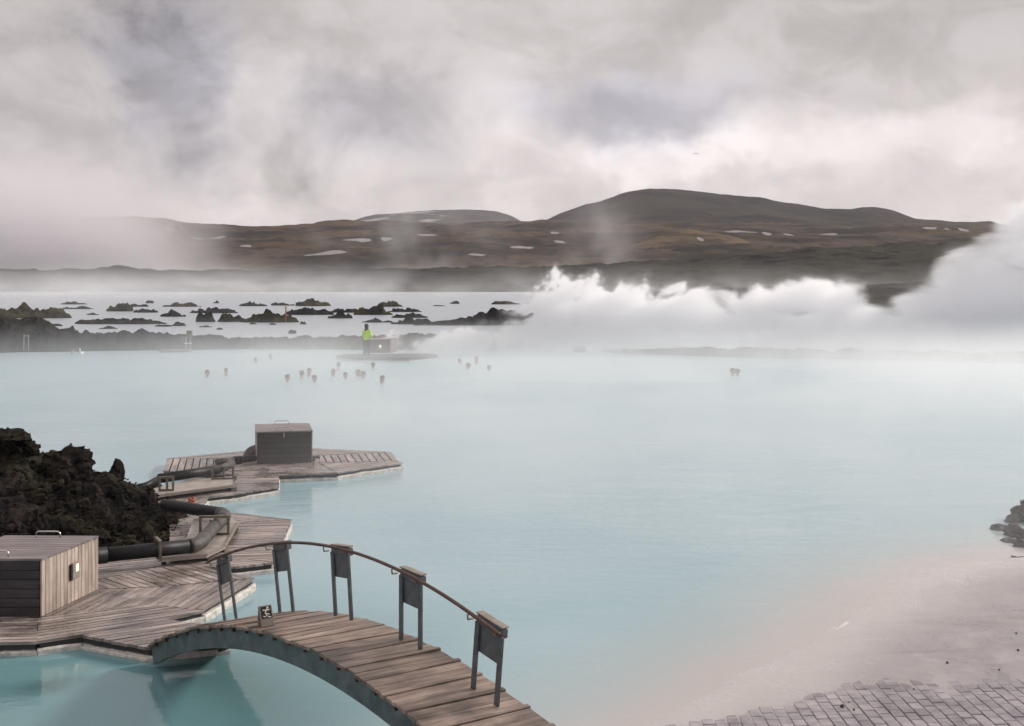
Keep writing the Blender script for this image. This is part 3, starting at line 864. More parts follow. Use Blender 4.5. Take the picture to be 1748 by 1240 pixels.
pipe_board('pale angular board under the elbowed pipe beside the near lava mound', [(274, 956), (352, 949), (384, 934), (408, 892), (386, 879), (330, 886), (318, 920)], 0.27)
pipe_board('long pale board under the black pipe leading to the octagonal deck', [(262, 848), (281, 845), (403, 829), (402, 813), (330, 818), (262, 834)], 0.28)


# ------------------------------------------------------------------ pipes
def pipe(label, segs, group='pipes across the decks'):
    """segs: (points, radius, material, name, ribs)"""
    p0 = Vector(segs[0][0][0])
    root = thing('pipe', label, 'pipe', p0, group=group)
    for pts, r, mt, nm, ribs in segs:
        pts = [Vector(p) - p0 for p in pts]
        bm = bmesh.new(); 
        if ribs:
            q = []; rr = []
            for a, b_ in zip(pts, pts[1:]):
                k = max(2, int((b_ - a).length / 0.05))
                for i in range(k): q.append(a.lerp(b_, i / k)); rr.append(r * (1.0 if i % 2 else 0.90))
            q.append(pts[-1]); rr.append(r)
            add_tube(bm, q, rr, 14)
        else: add_tube(bm, pts, r, 16)
        obj(nm, bm, M[mt], root)
    return root


def arc(a, corner, b_, k=7):
    a, c, b_ = Vector(a), Vector(corner), Vector(b_)
    return [(1 - t_) ** 2 * a + 2 * t_ * (1 - t_) * c + t_ * t_ * b_ for t_ in [i / k for i in range(k + 1)]]


zc = 0.40
A0 = D(120, 950, 18.15); A1 = D(322, 935, 18.95); E1 = D(342, 933, 19.1); A2 = D(347, 922, 19.5); A3 = D(378, 890, 21.0)
E2 = D(389, 880, 21.4); A4 = D(376, 879, 21.6); A5 = D(280, 868, 22.4)
for v in (A0, A1, E1, A2, A3, E2, A4, A5): v.z = 0.42
pipe('thick black pipe with a grey elbowed length running beside the near lava mound',
     [([A0, A0.lerp(A1, .3)], 0.122, 'blackpipe', 'collar', False), ([A0.lerp(A1, .3), A1], 0.110, 'blackpipe', 'black_length', False), (arc(A1, E1, A2), 0.114, 'zinc', 'elbow', False),
      ([A2, A3], 0.109, 'zinc', 'grey_length', True), (arc(A3, E2, A4), 0.115, 'zinc', 'elbow', False), ([A4, A5], 0.110, 'blackpipe', 'ribbed_length', True)])
B0 = D(272, 823, 25.4); B1_ = D(374, 811, 26.5); B0.z = 0.40; B1_.z = 0.42
C0 = D(236, 832, 24.6); C0.z = 0.32
Q1 = D(388, 806, 26.9); Q2 = D(396, 798, 27.6); Q1.z = 0.42; Q2.z = 0.36
pipe('long black pipe resting on the pale board behind the lava mound',
     [([C0, B0], [0.05, 0.07], 'blackpipe', 'hose', False), ([B0, B1_], 0.10, 'blackpipe', 'black_length', False), (arc(B1_, Q1, Q2), 0.085, 'zinc', 'elbow', False)])
G0 = D(370, 794, 28.2); G1 = D(436, 790, 28.9); G0.z = G1.z = 0.30; V0 = D(427, 786, 29.0); V0.z = .32
pipe('short grey pipe joining the left side of the lone dark box',
     [([G0, G0.lerp(G1, .5)], 0.085, 'zinc', 'grey_length', False), ([G0.lerp(G1, .45), G0.lerp(G1, .62)], 0.10, 'blackpipe', 'collar', False), ([G0.lerp(G1, .55), G1], 0.075, 'blackpipe', 'black_length', False)])
H0 = Vector((-6.02, 29.35, 0.44)); 
pipe('stubby grey elbow duct curving down from the left side of the lone dark box',
     [(arc(H0, H0 + Vector((-.30, 0, .02)), H0 + Vector((-.28, -.1, -.27))), 0.115, 'zinc', 'elbow', False), ([H0 + Vector((.02, 0, 0)), H0 + Vector((-.05, 0, 0))], 0.14, 'black', 'flange', False)])


def pipe_frame(label, px, z0, height, width, ang, mid=True, brace=False):
    c = W(*px, z0) if not isinstance(px, Vector) else Vector((px.x, px.y, z0))
    root = thing('pipe_support', label, 'pipe support', c, ang, group='steel frames over the pipes')
    xs_ = [-width / 2, width / 2] + ([width * 0.05] if mid else [])
    s = 0.042
    for x in xs_:
        bm = bmesh.new(); add_box(bm, (x, 0, (height - s) / 2), (s, s, height - s - 0.002)); obj('post', bm, M['frame'], root)
    bm = bmesh.new(); add_box(bm, (0, 0, height - s / 2), (width + s, s + .004, s)); obj('top_bar', bm, M['frame'], root)
    bm = bmesh.new(); add_box(bm, (0, 0, 0.016), (width - s - .004, s - .006, 0.03)); obj('bottom_bar', bm, M['frame'], root)
    if brace:
        bm = bmesh.new(); add_box(bm, (-.03, .001, height - 0.12), (0.14, 0.02, 0.03), rot=Matrix.Rotation(R(45), 3, 'Y')); obj('brace', bm, M['frame'], root)
    return root


pipe_frame('olive square steel frame strapped over the black pipe by the near mound', A0.lerp(A1, 0.735), 0.275, 0.31, 0.31, R(117), mid=False)
pipe_frame('steel frame with three posts standing over the elbow of the near pipe', (366, 913), 0.275, 0.32, 0.46, R(4), brace=True)
pipe_frame('steel frame at the left end of the long black pipe, behind the mound', (284, 838), 0.285, 0.29, 0.26, R(10))
pipe_frame('slim steel frame on the right end of the pale board near the octagonal deck', (380, 818), 0.285, 0.27, 0.44, R(6))
sp_ = thing('marker_post', 'short dark stake at the corner of the long pale board', 'stake', W(402, 830, ZD))
bm = bmesh.new(); add_box(bm, (0, 0, 0.1), (0.045, 0.045, 0.2)); add_box(bm, (0, 0, 0.205), (0.06, 0.06, 0.02)); obj('stake', bm, M['frame'], sp_)

# small things on the decks
of = thing('rope_coil', 'small orange rope coil lying by the ribbed black pipe', 'rope', W(327, 865, ZD))
bm = bmesh.new()
for k in range(3):
    add_tube(bm, [Vector((0.07 * math.cos(a * .5) * (1 - .15 * k), 0.07 * math.sin(a * .5) * (1 - .1 * k), 0.03 + 0.055 * k + .02 * math.sin(a))) for a in range(14)], 0.018, 6)
obj('coil', bm, M['orange'], of)
vb = thing('valve_box', 'little dark blue valve on a white stand beside the lone dark box', 'valve', W(535, 789, ZD))
bm = bmesh.new(); add_box(bm, (0, 0, 0.09), (0.10, 0.09, 0.075), bev=0.01); add_box(bm, (0, 0, 0.135), (0.05, 0.05, 0.02)); obj('valve_body', bm, M['blue'], vb)
bm = bmesh.new(); add_tube(bm, [(0, 0, 0), (0, 0, 0.05)], 0.03, 8); obj('stand', bm, M['white'], vb)
pl = thing('mooring_peg', 'thin dark peg at the front edge of the octagonal deck', 'peg', W(536, 807, 0.0) + Vector((0, -.05, 0)))
bm = bmesh.new(); add_tube(bm, [(0, 0, -.1), (0, 0, 0.32)], 0.018, 8); add_box(bm, (0, 0, .30), (0.07, 0.03, 0.05)); obj('peg', bm, M['steel'], pl)

# ------------------------------------------------------------------ arched footbridge
BA, BTH, BW = Vector((-4.3097, 14.5374, 0)), -0.9617, 0.91
BU = Vector((math.cos(BTH), math.sin(BTH), 0)); BN = Vector((-math.sin(BTH), math.cos(BTH), 0))
BEND = 9.62


def bz(t_): return 0.23 + 0.4417 * t_ - 0.0459 * t_ * t_


def bslope(t_): return math.atan(0.4417 - 0.0918 * t_)


def bp(t_, w_, h=0.0):
    """point on the bridge: along t, across w (0 near edge, BW far edge), h above the planks"""
    s = bslope(t_)
    return BA + BU * (t_ - h * math.sin(s)) + BN * w_ + Vector((0, 0, bz(t_) + h * math.cos(s)))


def brot(t_):
    s = bslope(t_)
    xa = BN; za = (Vector((0, 0, math.cos(s))) - BU * math.sin(s)); ya = za.cross(xa)
    return Matrix((xa, ya, za)).transposed()           # x across the bridge, y along it, z up from the planks


bridge = thing('footbridge', 'arched timber footbridge with one curved handrail leaving the near deck', 'footbridge', BA)
# planks: three narrow boards then a proud batten
t_ = 0.02; i = 0
while t_ < BEND - 0.1:
    proud = (i % 3 == 2)
    w_ = 0.055 if proud else 0.142
    ext = 0.010 if proud else rnd.uniform(-.004, .004)
    bm = bmesh.new(); add_box(bm, (0, 0, 0), (BW + 2 * ext + 0.02, w_ - 0.007, 0.03 if not proud else 0.036), bev=0.003)
    o = obj('plank', bm, M['bridge'], bridge)
    h = -0.015 + rnd.uniform(-.003, .003) + (0.009 if proud else 0)
    o.location = bp(t_ + w_ / 2, BW / 2 + rnd.uniform(-.006, .006), h) - BA
    o.rotation_euler = (brot(t_ + w_ / 2) @ Matrix.Rotation(rnd.uniform(-.02, .02), 3, 'Y')).to_euler()
    t_ += w_; i += 1
for w0, nm in ((0.03, 'beam'), (BW - 0.09, 'beam')):
    bm = bmesh.new(); pr = None; k = 60
    for j in range(k + 1):
        tt = 0.04 + (BEND - 0.08) * j / k
        dpt = 0.205
        ring = [bm.verts.new(bp(tt, w0 + a, h) - BA) for a, h in ((0, -.034), (0.06, -.034), (0.06, -.034 - dpt), (0, -.034 - dpt))]
        if pr:
            for q in range(4): bm.faces.new((pr[q], ring[q], ring[(q + 1) % 4], pr[(q + 1) % 4]))
        else: bm.faces.new(ring)
        pr = ring
    bm.faces.new(pr[::-1]); bmesh.ops.recalc_face_normals(bm, faces=bm.faces[:])
    obj(nm, bm, M['beam'], bridge)
# bolts along the near beam top edge
bm = bmesh.new()
tt = 0.25
while tt < BEND - .2:
    add_box(bm, bp(tt, 0.018, -0.05) - BA, (0.03, 0.03, 0.035), rot=brot(tt)); tt += 0.333
bo = obj('bolt_row', bm, M['rail'], bridge); bo['kind'] = 'stuff'
PAIRS = [(0.60, 0.80, 0.80), (2.06, 0.84, 0.745), (3.48, 0.80, 0.70), (4.86, 0.76, 0.655), (6.16, 0.69, 0.63)]     # along, across, rail height


def rail_at(t_):
    w_ = [(a, b_) for a, b_, _ in PAIRS]; h_ = [(a, c) for a, _, c in PAIRS]
    ext = lambda tab: interp([(tab[0][0] - 1, tab[0][1] + (tab[0][1] - tab[1][1]) * .6)] + tab + [(tab[-1][0] + 1, 2 * tab[-1][1] - tab[-2][1])], t_)
    sm_ = lambda tab: sum(interp([(tab[0][0] - 1.4, tab[0][1] + (tab[0][1] - tab[1][1]) * .8)] + tab + [(tab[-1][0] + 1.3, 2 * tab[-1][1] - tab[-2][1])], t_ + d) for d in (-.5, -.25, 0, .25, .5)) / 5
    return sm_(w_), sm_(h_)


for tc_, PW_, RAILH in PAIRS:
    for s_ in (-0.165, 0.165):
        tt = tc_ + s_
        a, b_ = bp(tt, PW_, 0.002), bp(tt, PW_, RAILH - 0.06)
        rm = brot(tc_)
        bm = bmesh.new(); add_box(bm, (0, 0, 0), (0.02, 0.055, (b_ - a).length), bev=0.002)
        o = obj('post', bm, M['steel'], bridge); o.location = (a + b_) / 2 - BA; o.rotation_euler = rm.to_euler()
    rm = brot(tc_)
    bm = bmesh.new(); add_box(bm, (0, 0, 0), (0.016, 0.325, 0.245), bev=0.003)
    o = obj('panel', bm, M['steel'], bridge); o.location = bp(tc_ - 0.01, PW_ + 0.022, RAILH - 0.185) - BA; o.rotation_euler = rm.to_euler()
    bm = bmesh.new(); add_box(bm, (0, 0, 0), (0.06, 0.37, 0.075), bev=0.006)
    o = obj('cap', bm, M['steel'], bridge); o.location = bp(tc_ - 0.01, PW_ + 0.03, RAILH - 0.045) - BA; o.rotation_euler = rm.to_euler()
    bm = bmesh.new(); add_box(bm, (0, 0, 0), (0.07, 0.375, 0.012), bev=0.003)
    o = obj('cap_board', bm, M['signwood'], bridge); o.location = bp(tc_ - 0.01, PW_ + 0.03, RAILH + 0.008) - BA; o.rotation_euler = rm.to_euler()
    for s_ in (-0.215, 0.13):
        bm = bmesh.new(); add_tube(bm, [(0.0, 0, -0.05), (-0.055, 0, -0.05), (-0.06, 0, -.01)], 0.009, 6)
        o = obj('rail_bracket', bm, M['frame'], bridge); o.location = bp(tc_ + s_, PW_ - 0.005, RAILH) - BA; o.rotation_euler = rm.to_euler()
bm = bmesh.new(); add_tube(bm, [bp(0.30 + 0.1 * k, rail_at(0.30 + 0.1 * k)[0] - 0.06, rail_at(0.30 + 0.1 * k)[1]) - BA for k in range(62)], 0.016, 8)
obj('handrail', bm, M['rail'], bridge)
# folded warning sign standing on the bridge
ts = 3.14
sg = thing('warning_sign', 'small folding sign with a black pictogram of a slipping figure on the footbridge', 'sign', bp(ts, 0.13, 0.003))
sg.rotation_euler = (brot(ts)).to_euler()
cam_dir = math.atan2(-bp(ts, .13).x, bp(ts, .13).y)
tilt = R(14)
for s_, nm in ((-1, 'front_panel'), (1, 'rear_panel')):
    bm = bmesh.new(); add_box(bm, (0, 0, 0.10), (0.135, 0.010, 0.205), bev=0.003)
    o = obj(nm, bm, M['signwood'], sg); o.location = (0, s_ * 0.052, 0); o.rotation_euler = (s_ * tilt, 0, 0)
    if s_ == -1:
        fp = o
bm = bmesh.new(); add_box(bm, (0, -0.0075, 0.135), (0.108, 0.004, 0.115)); bl_ = obj('pictogram_plate', bm, M['black'], fp)
bm = bmesh.new()
fig = [((0.012, 0.172), (0.002, 0.160)), ((0.004, 0.160), (-0.014, 0.128)), ((-0.014, 0.128), (0.030, 0.112)), ((-0.014, 0.128), (0.004, 0.098)), ((0.002, 0.152), (0.034, 0.158)),
       ((0.002, 0.152), (-0.034, 0.160)), ((-0.036, 0.100), (-0.012, 0.092)), ((0.012, 0.090), (0.040, 0.086))]
for (x0, z0), (x1, z1) in fig:
    ln = math.hypot(x1 - x0, z1 - z0); a = math.atan2(z1 - z0, x1 - x0)
    add_box(bm, ((x0 + x1) / 2, -0.0108, (z0 + z1) / 2), (ln + .004, 0.002, 0.0095), rot=Matrix.Rotation(-a, 3, 'Y'))
bmesh.ops.create_circle(bm, cap_ends=True, segments=12, radius=0.010, matrix=Matrix.Translation((0.018, -0.0112, 0.178)) @ Matrix.Rotation(R(90), 4, 'X'))
obj('slipping_figure', bm, M['white'], fp)

# ------------------------------------------------------------------ rocks
def rock_mesh(name, seed, sub=3, sx=1.0, sy=1.0, sz=1.0, cuts=11, rough=0.10, mat='lava'):
    r = random.Random(seed)
    bm = bmesh.new(); bmesh.ops.create_icosphere(bm, subdivisions=sub, radius=1.0)
    planes = []
    for _ in range(cuts):
        n = Vector((r.gauss(0, 1), r.gauss(0, 1), r.gauss(0, 1))).normalized(); planes.append((n, r.uniform(0.55, 0.85)))
    for v in bm.verts:
        for n, d in planes:
            k = v.co.dot(n) - d
            if k > 0: v.co -= n * k
        p = v.co.copy()
        v.co += p.normalized() * rough * fbm(p * 2.6 + Vector((seed * 1.7, 0, 0)), 5, 2.2, 0.62)
        v.co = Vector((v.co.x * sx, v.co.y * sy, v.co.z * sz))
    me = bpy.data.meshes.new(name); bm.to_mesh(me); bm.free(); me.materials.append(M[mat])
    return me


ROCKS = [rock_mesh('rock', 100 + k, 3, 1, rnd.uniform(.7, 1), rnd.uniform(.6, .95), rough=0.30) for k in range(9)]

# near lava mound left of the pipes: a rubble heap of clinker rocks on a rough core
MC = Vector((-8.4, 22.6, 0))
ridge_tab = [(-16, 1.5), (-11, 1.5), (-9.74, 1.42), (-9.35, 1.40), (-9.07, 1.10), (-8.74, 0.94), (-8.18, 0.78), (-7.68, 0.62), (-7.34, 0.50), (-6.95, 0.34), (-6.62, 0.18), (-6.34, 0.05), (-5.6, 0.03), (-5.3, 0.0)]


def mound_h(x, y):
    zr = interp(ridge_tab, x + (0.30 * (y - 23.4) if y < 23.4 else 0.0))
    front, back, top = 19.4 + 0.0 * x, 26.2, 23.4
    if x > -7: front += (x + 7) * 0.75
    xr = -5.42 - max(0.0, y - 21.5) * 0.40
    s = (y - front) / (top - front) if y < top else (back - y) / (back - top)
    s = max(-0.15, min(1, s))
    s = min(s, (xr - x) / 1.1)
    return zr * (max(0, s) ** 0.75) - (0.3 if s <= 0 else 0.02)


lm = thing('lava_mound', 'big black heap of jagged lava rubble behind the nearest wooden box', 'lava mound', MC)
bm = bmesh.new(); grid = []
for j in range(110):
    row = []
    for i in range(150):
        x = -14.5 + 9.4 * i / 149; y = 19.0 + 7.6 * j / 109
        z = mound_h(x, y)
        if z > -0.2:
            z += 0.20 * fbm((x * 1.6, y * 1.6, 2), 5, 2.1, .6) + 0.09 * abs(fbm((x * 5, y * 5, 6), 3))
        row.append(bm.verts.new((x - MC.x, y - MC.y, z)))
    grid.append(row)
for r0, r1 in zip(grid, grid[1:]):
    for i in range(149): bm.faces.new((r0[i], r0[i + 1], r1[i + 1], r1[i]))
obj('rubble_core', bm, M['lava'], lm)
rr = random.Random(5); cnt = 0
while cnt < 290:
    x = rr.uniform(-11.6, -5.4); y = rr.uniform(19.4, 24.6)
    h = mound_h(x, y)
    if h < 0.03: continue
    s = min(0.36, 0.06 + 0.17 * rr.random() ** 2.2 + 0.05 * h)
    o = obj('rock', ROCKS[rr.randrange(9)], None, lm)
    o.location = (x - MC.x, y - MC.y, h + s * rr.uniform(-.1, .45)); o.scale = (s * rr.uniform(.8, 1.3), s * rr.uniform(.8, 1.2), s * rr.uniform(.7, 1.2))
    o.rotation_euler = (rr.uniform(0, 6), rr.uniform(0, 6), rr.uniform(0, 6)); cnt += 1
# clinker crumbs between the rocks
bm = bmesh.new(); rr = random.Random(8)
for _ in range(2600):
    x = rr.uniform(-11.6, -5.3); y = rr.uniform(19.3, 24.2); h = mound_h(x, y)
    if h < -0.05: continue
    s = rr.uniform(.015, .065)
    c = Vector((x - MC.x, y - MC.y, h + .09 + rr.uniform(-.03, .07)))
    vs_ = [bm.verts.new(c + Vector((rr.uniform(-1, 1), rr.uniform(-1, 1), rr.uniform(-.9, .9))) * s * 1.3) for _ in range(4)]
    for a in ((0, 1, 2), (0, 1, 3), (0, 2, 3), (1, 2, 3)): bm.faces.new([vs_[q] for q in a])
bmesh.ops.recalc_face_normals(bm, faces=bm.faces[:])
o = obj('clinker', bm, M['lava'], lm); o['kind'] = 'stuff'

rock_big = [('jagged lava block at the top left corner of the near mound, frame edge', (18, 752), 22.8, (0.34, 0.30, 0.20), 21),
            ('large angular lava block with a ragged crown on the ridge of the near mound', (119, 787), 23.4, (0.36, 0.32, 0.30), 22),
            ('small lava block just right of the large angular one on the near mound', (152, 801), 23.6, (0.12, 0.12, 0.13), 33),
            ('upright smooth lava boulder standing alone on the right end of the mound ridge', (201, 812), 24.2, (0.17, 0.16, 0.25), 24),
            ('low knob of lava on the mound ridge left of the large angular block', (48, 768), 23.0, (0.20, 0.20, 0.13), 25),
            ('tiny lava stone between the upright boulder and the large angular block', (173, 808), 24.0, (0.07, 0.07, 0.06), 26)]
for lab, (px, py), d, s, sd in rock_big:
    me = rock_mesh('lava_boulder', sd, 4, s[0] * 1.3, s[1] * 1.3, s[2] * 1.35, cuts=9, rough=0.34 if sd != 24 else 0.10)
    o = obj('lava_boulder', me); o.location = D(px, py, d) + Vector((0, -.15, 0)); tag(o, lab, 'boulder', 'boulders on the near lava mound')
    o.rotation_euler = (0, 0, sd)
# pale timber edging along the far side of the mound
bm = bmesh.new()
pe = [D(82, 779, 24.0), D(130, 799, 24.3), D(190, 820, 24.7), D(240, 838, 25.0), D(275, 852, 25.2)]
add_tube(bm, pe, 0.045, 6)
o = obj('timber_edging', bm, M['plate']); tag(o, 'thin pale edging strip running down along the mound ridge to the deck', 'edging')

# rocks at the right frame edge
M['greyrock'] = lava('wet grey rock', (0.035, 0.038, 0.037), (0.10, 0.10, 0.095), (0.05, 0.06, 0.045), 5.0)
for lab, (px, py), d, s, sd, mt in (('flat grey rock with a drawn out point, leftmost beside the shore', (1706, 902), 22.3, (0.17, 0.15, 0.075), 51, 'greyrock'),
                                    ('low pointed grey rock above the others at the right frame edge', (1731, 887), 23.0, (0.19, 0.16, 0.11), 52, 'greyrock'),
                                    ('rounded wet grey rock between the pointed rock and the black heap', (1734, 905), 22.2, (0.13, 0.12, 0.11), 53, 'greyrock'),
                                    ('ragged black lava block topping the heap at the right frame edge', (1741, 922), 21.6, (0.27, 0.24, 0.15), 54, 'lava'),
                                    ('dark crumbly block at the left foot of the black heap by the shore', (1722, 932), 21.2, (0.17, 0.15, 0.11), 57, 'greyrock'),
                                    ('black block at the waterline in front of the heap, right frame edge', (1745, 940), 20.9, (0.20, 0.17, 0.13), 58, 'lava'),
                                    ('small half drowned dark rock below the black heap at the shore', (1737, 957), 20.1, (0.13, 0.11, 0.06), 55, 'lava'),
                                    ('large dark rock cut by the right frame edge beside the shore', (1762, 880), 23.0, (0.26, 0.26, 0.22), 56, 'lava')):
    me = rock_mesh('shore_rock', sd, 4, s[0] * 1.25, s[1] * 1.25, s[2] * 1.25, cuts=9, rough=0.16 if mt == 'greyrock' else 0.42, mat=mt)
    o = obj('shore_rock', me); o.location = D(px, py, d); o.rotation_euler = (0, 0, sd * 1.3); tag(o, lab, 'rock', 'rocks at the right shore')


# ------------------------------------------------------------------ lava islets in the far lagoon
def islet(label, x0, x1, yb, yt, moss=False, seed=0, sharp=0.5, dep=0.5, cat='islet'):
    d = FPX * CAMH / (yb - YH)
    wd = (x1 - x0) / FPX * d; hgt = max(0.12, (yb - yt) / FPX * d * 0.92)
    dp_ = max(0.6, wd * dep)
    cx_ = ((x0 + x1) / 2 - CX) / FPX * d
    na = max(14, min(64, int((x1 - x0) * 0.75))); nb = max(8, na // 2)
    bm = bmesh.new(); grid = []
    fr = 5.0 / wd * (1.0 + wd / 14)
    for j in range(nb + 1):
        row = []
        for i in range(na + 1):
            u, v = 2 * i / na - 1, 2 * j / nb - 1
            k = 1.0 / max(1e-6, math.hypot(u, v)) * max(abs(u), abs(v)) if (u or v) else 1   # square to disc
            u2, v2 = u * k, v * k
            r = math.hypot(u2, v2)
            X, Y = u2 * wd / 2, v2 * dp_ / 2
            n1 = fbm((X * fr * .5 + seed * 7.3, Y * fr * .5, seed), 3, 2.0, .6)
            n2 = fbm((X * fr * 1.7 + seed * 3.1, Y * fr * 1.7, seed + 4), 4, 2.1, .65)
            z = hgt * ((1 - r * r) ** 0.7 if r < 1 else 0) * (0.62 + 0.55 * n1) + hgt * sharp * n2 * (1 - r ** 3)
            z = z - 0.05 - 0.5 * max(0, r - 0.93) / 0.07
            row.append(bm.verts.new((X * (1 + .18 * n1), Y * (1 + .18 * n1), z)))
        grid.append(row)
    for r0, r1 in zip(grid, grid[1:]):
        for i in range(na): bm.faces.new((r0[i], r0[i + 1], r1[i + 1], r1[i]))
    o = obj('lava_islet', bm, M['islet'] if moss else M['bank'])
    o.location = (cx_, d + dp_ * 0.5, 0)
    tag(o, label, cat, 'lava islets in the far lagoon')


ISL = [
    ('broad mossy lava hump at the left frame edge of the far lagoon', -60, 112, 544, 512, True, .4, .35),
    ('low lava flat in front of the mossy hump at the left frame edge', -80, 100, 558, 538, False, .4, .3),
    ('thin mossy lava bar just right of the left mossy hump', 98, 147, 520, 513, True, .3, .3),
    ('narrow dark reef lying below the thin mossy bar', 95, 162, 528, 521, False, .4, .2),
    ('tall double domed mossy islet, left of the centre of the far lagoon', 178, 226, 532, 509, True, .35, .6),
    ('flat mossy tail right of the double domed islet', 216, 256, 524, 515, True, .3, .3),
    ('single small dark stone behind the flat mossy tail', 247, 262, 518, 510, False, .3, .6),
    ('low grassy bar with a small bump at its right end', 274, 348, 524, 514, True, .35, .22),
    ('longest dark lava reef in the left half of the far lagoon', 118, 280, 554, 536, False, .5, .25),
    ('small dark scrap of lava below the longest reef', 164, 200, 562, 555, False, .5, .4),
    ('reddish small stone above the longest reef', 145, 168, 538, 532, False, .4, .4),
    ('ragged reef right of the double domed islet', 222, 270, 534, 524, False, .5, .3),
    ('crumbly reef between the ragged reef and the pyramid rock', 270, 318, 541, 527, False, .5, .3),
    ('pyramid shaped dark rock standing out of the lagoon', 329, 366, 550, 523, False, .25, .6),
    ('brown hump with a flat left foot beside the orange post', 366, 420, 550, 529, True, .4, .4),
    ('two bumped dark reef behind the brown hump', 316, 408, 535, 520, False, .5, .2),
    ('long lava island behind the orange post', 405, 512, 551, 526, True, .45, .3),
    ('largest mossy dome of the far lagoon, right of the orange post', 498, 562, 523, 507, True, .35, .5),
    ('dark reef in front of the largest mossy dome', 478, 572, 538, 521, False, .5, .25),
    ('low twin mossy bumps left of the largest dome', 460, 502, 522, 513, True, .4, .3),
    ('dark slab with a knob, left of the twin mossy bumps', 404, 456, 523, 512, False, .5, .2),
    ('lonely small black stone left of the knobbed slab', 361, 375, 518, 512, False, .3, .6),
    ('dark block reef left of the humped island', 558, 602, 544, 528, False, .5, .35),
    ('thin reef joining the dome and the humped island', 560, 622, 534, 522, False, .5, .2),
    ('humped brown island with a high right shoulder', 600, 672, 538, 518, True, .4, .35),
    ('far high crest behind the humped brown island', 640, 690, 524, 510, True, .35, .3),
    ('long right tail of the humped brown island', 655, 722, 533, 522, False, .45, .2),
    ('ragged low reef above the worker in the yellow green jacket', 616, 672, 551, 541, False, .5, .25),
    ('jagged reef right of the worker with a dark high end', 666, 742, 554, 538, False, .5, .3),
    ('dark crescent reef behind the jagged reef', 666, 732, 543, 532, False, .45, .2),
    ('small round stone in the open water left of the worker', 489, 506, 570, 560, False, .25, .7),
    ('peaked low stone below the crumbly reef', 288, 316, 557, 547, False, .4, .5),
    ('flat low stone left of the peaked low stone', 259, 292, 558, 551, False, .4, .4),
    ('dark low stone in front of the pyramid rock', 338, 362, 559, 553, False, .4, .4),
    ('tiny stone below the brown hump', 366, 380, 563, 557, False, .3, .5),
    ('tiny stone pair in front of the long lava island', 508, 524, 554, 547, False, .5, .5),
    ('tiny flat stone under the orange post', 424, 438, 554, 549, False, .4, .5),
    ('tiny flat stone right of the orange post', 458, 472, 555, 550, False, .4, .5),
    ('solitary dark dome in the clear water right of the far crest', 767, 786, 519, 511, False, .25, .6),
    ('smooth grey mound far off in the clear water, rightmost of the islets', 837, 891, 520, 510, True, .15, .35),
    ('sliver of reef left of the solitary dark dome', 736, 762, 523, 519, False, .4, .3),
    ('long lava spit vanishing into the steam plume on the right', 742, 1010, 556, 522, False, .3, .28),
    ('thin flat spit in front of the steam plume', 700, 860, 556, 546, False, .5, .12),
]
for k, a in enumerate(ISL):
    islet(a[0], a[1], a[2], a[3], a[4], a[5], 3 + k, a[6] * 0.55, a[7])


# ------------------------------------------------------------------ lava banks that close the bathing lagoon
def bank(name, pts, seed, label):
    """pts: (photo x, waterline y, top y, depth in metres)"""
    bm = bmesh.new(); grid = []
    X0, X1 = pts[0][0], pts[-1][0]
    n = int((X1 - X0) / 2.4); nb = 16
    tb = [(p[0], p[1]) for p in pts]; tt_ = [(p[0], p[2]) for p in pts]; td = [(p[0], p[3]) for p in pts]
    for i in range(n + 1):
        px = X0 + (X1 - X0) * i / n
        d = FPX * CAMH / (interp(tb, px) - YH); dep_ = interp(td, px)
        ht = CAMH - (interp(tt_, px) - YH) / FPX * (d + dep_ * .4)
        row = []
        for j in range(nb + 1):
            v = j / nb; y = d + dep_ * v; x = (px - CX) / FPX * d
            pr_ = min(1.0, math.sin(math.pi * v) * 1.5)
            z = ht * pr_
            z += (0.22 * min(1, ht) + .05) * fbm((x * 1.1, y * 1.1, seed), 5, 2.1, .6) * (0.35 + pr_)
            if j in (0, nb): z = -0.4
            row.append(bm.verts.new((x, y + .5 * fbm((x * .5, 0, seed + 8), 3), z)))
        grid.append(row)
    for r0, r1 in zip(grid, grid[1:]):
        for j in range(nb): bm.faces.new((r0[j], r1[j], r1[j + 1], r0[j + 1]))
    bmesh.ops.recalc_face_normals(bm, faces=bm.faces[:])
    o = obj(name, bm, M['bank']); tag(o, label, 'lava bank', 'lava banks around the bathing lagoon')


bank('lava_bank', [(-420, 606, 535, 14), (-150, 604, 545, 14), (0, 603, 552, 10), (38, 602, 562, 7), (60, 602, 566, 5), (110, 601, 569, 4), (150, 600, 573, 3.5), (220, 599, 570, 3.5), (300, 598, 575, 3), (420, 597, 579, 3), (560, 597, 578, 3), (640, 598, 577, 3.5),
                   (700, 599, 573, 4), (740, 599, 577, 3), (800, 600, 581, 3), (900, 601, 588, 3), (1000, 602, 594, 3)], 3.0, 'long dark lava bank along the far left side of the bathing lagoon')
bank('lava_bank', [(1030, 603, 598, 1.2), (1120, 606, 597, 1.4), (1190, 608, 596, 1.6), (1300, 611, 597, 1.8), (1420, 614, 599, 1.8), (1560, 617, 601, 2), (1700, 620, 604, 2), (1900, 625, 606, 2), (2300, 632, 610, 2)], 6.0,
     'low misty lava dyke in front of the big steam plume, right side')

# far furniture in the mist
def posts(name, label, cat, parts):
    root = thing(name, label, cat, parts[0][1])
    o0 = Vector(parts[0][1])
    for nm, p, s, mt in parts:
        bm = bmesh.new(); add_box(bm, Vector(p) - o0 + Vector((0, 0, s[2] / 2)), s, bev=min(s) * .1); obj(nm, bm, M[mt], root)
    return root


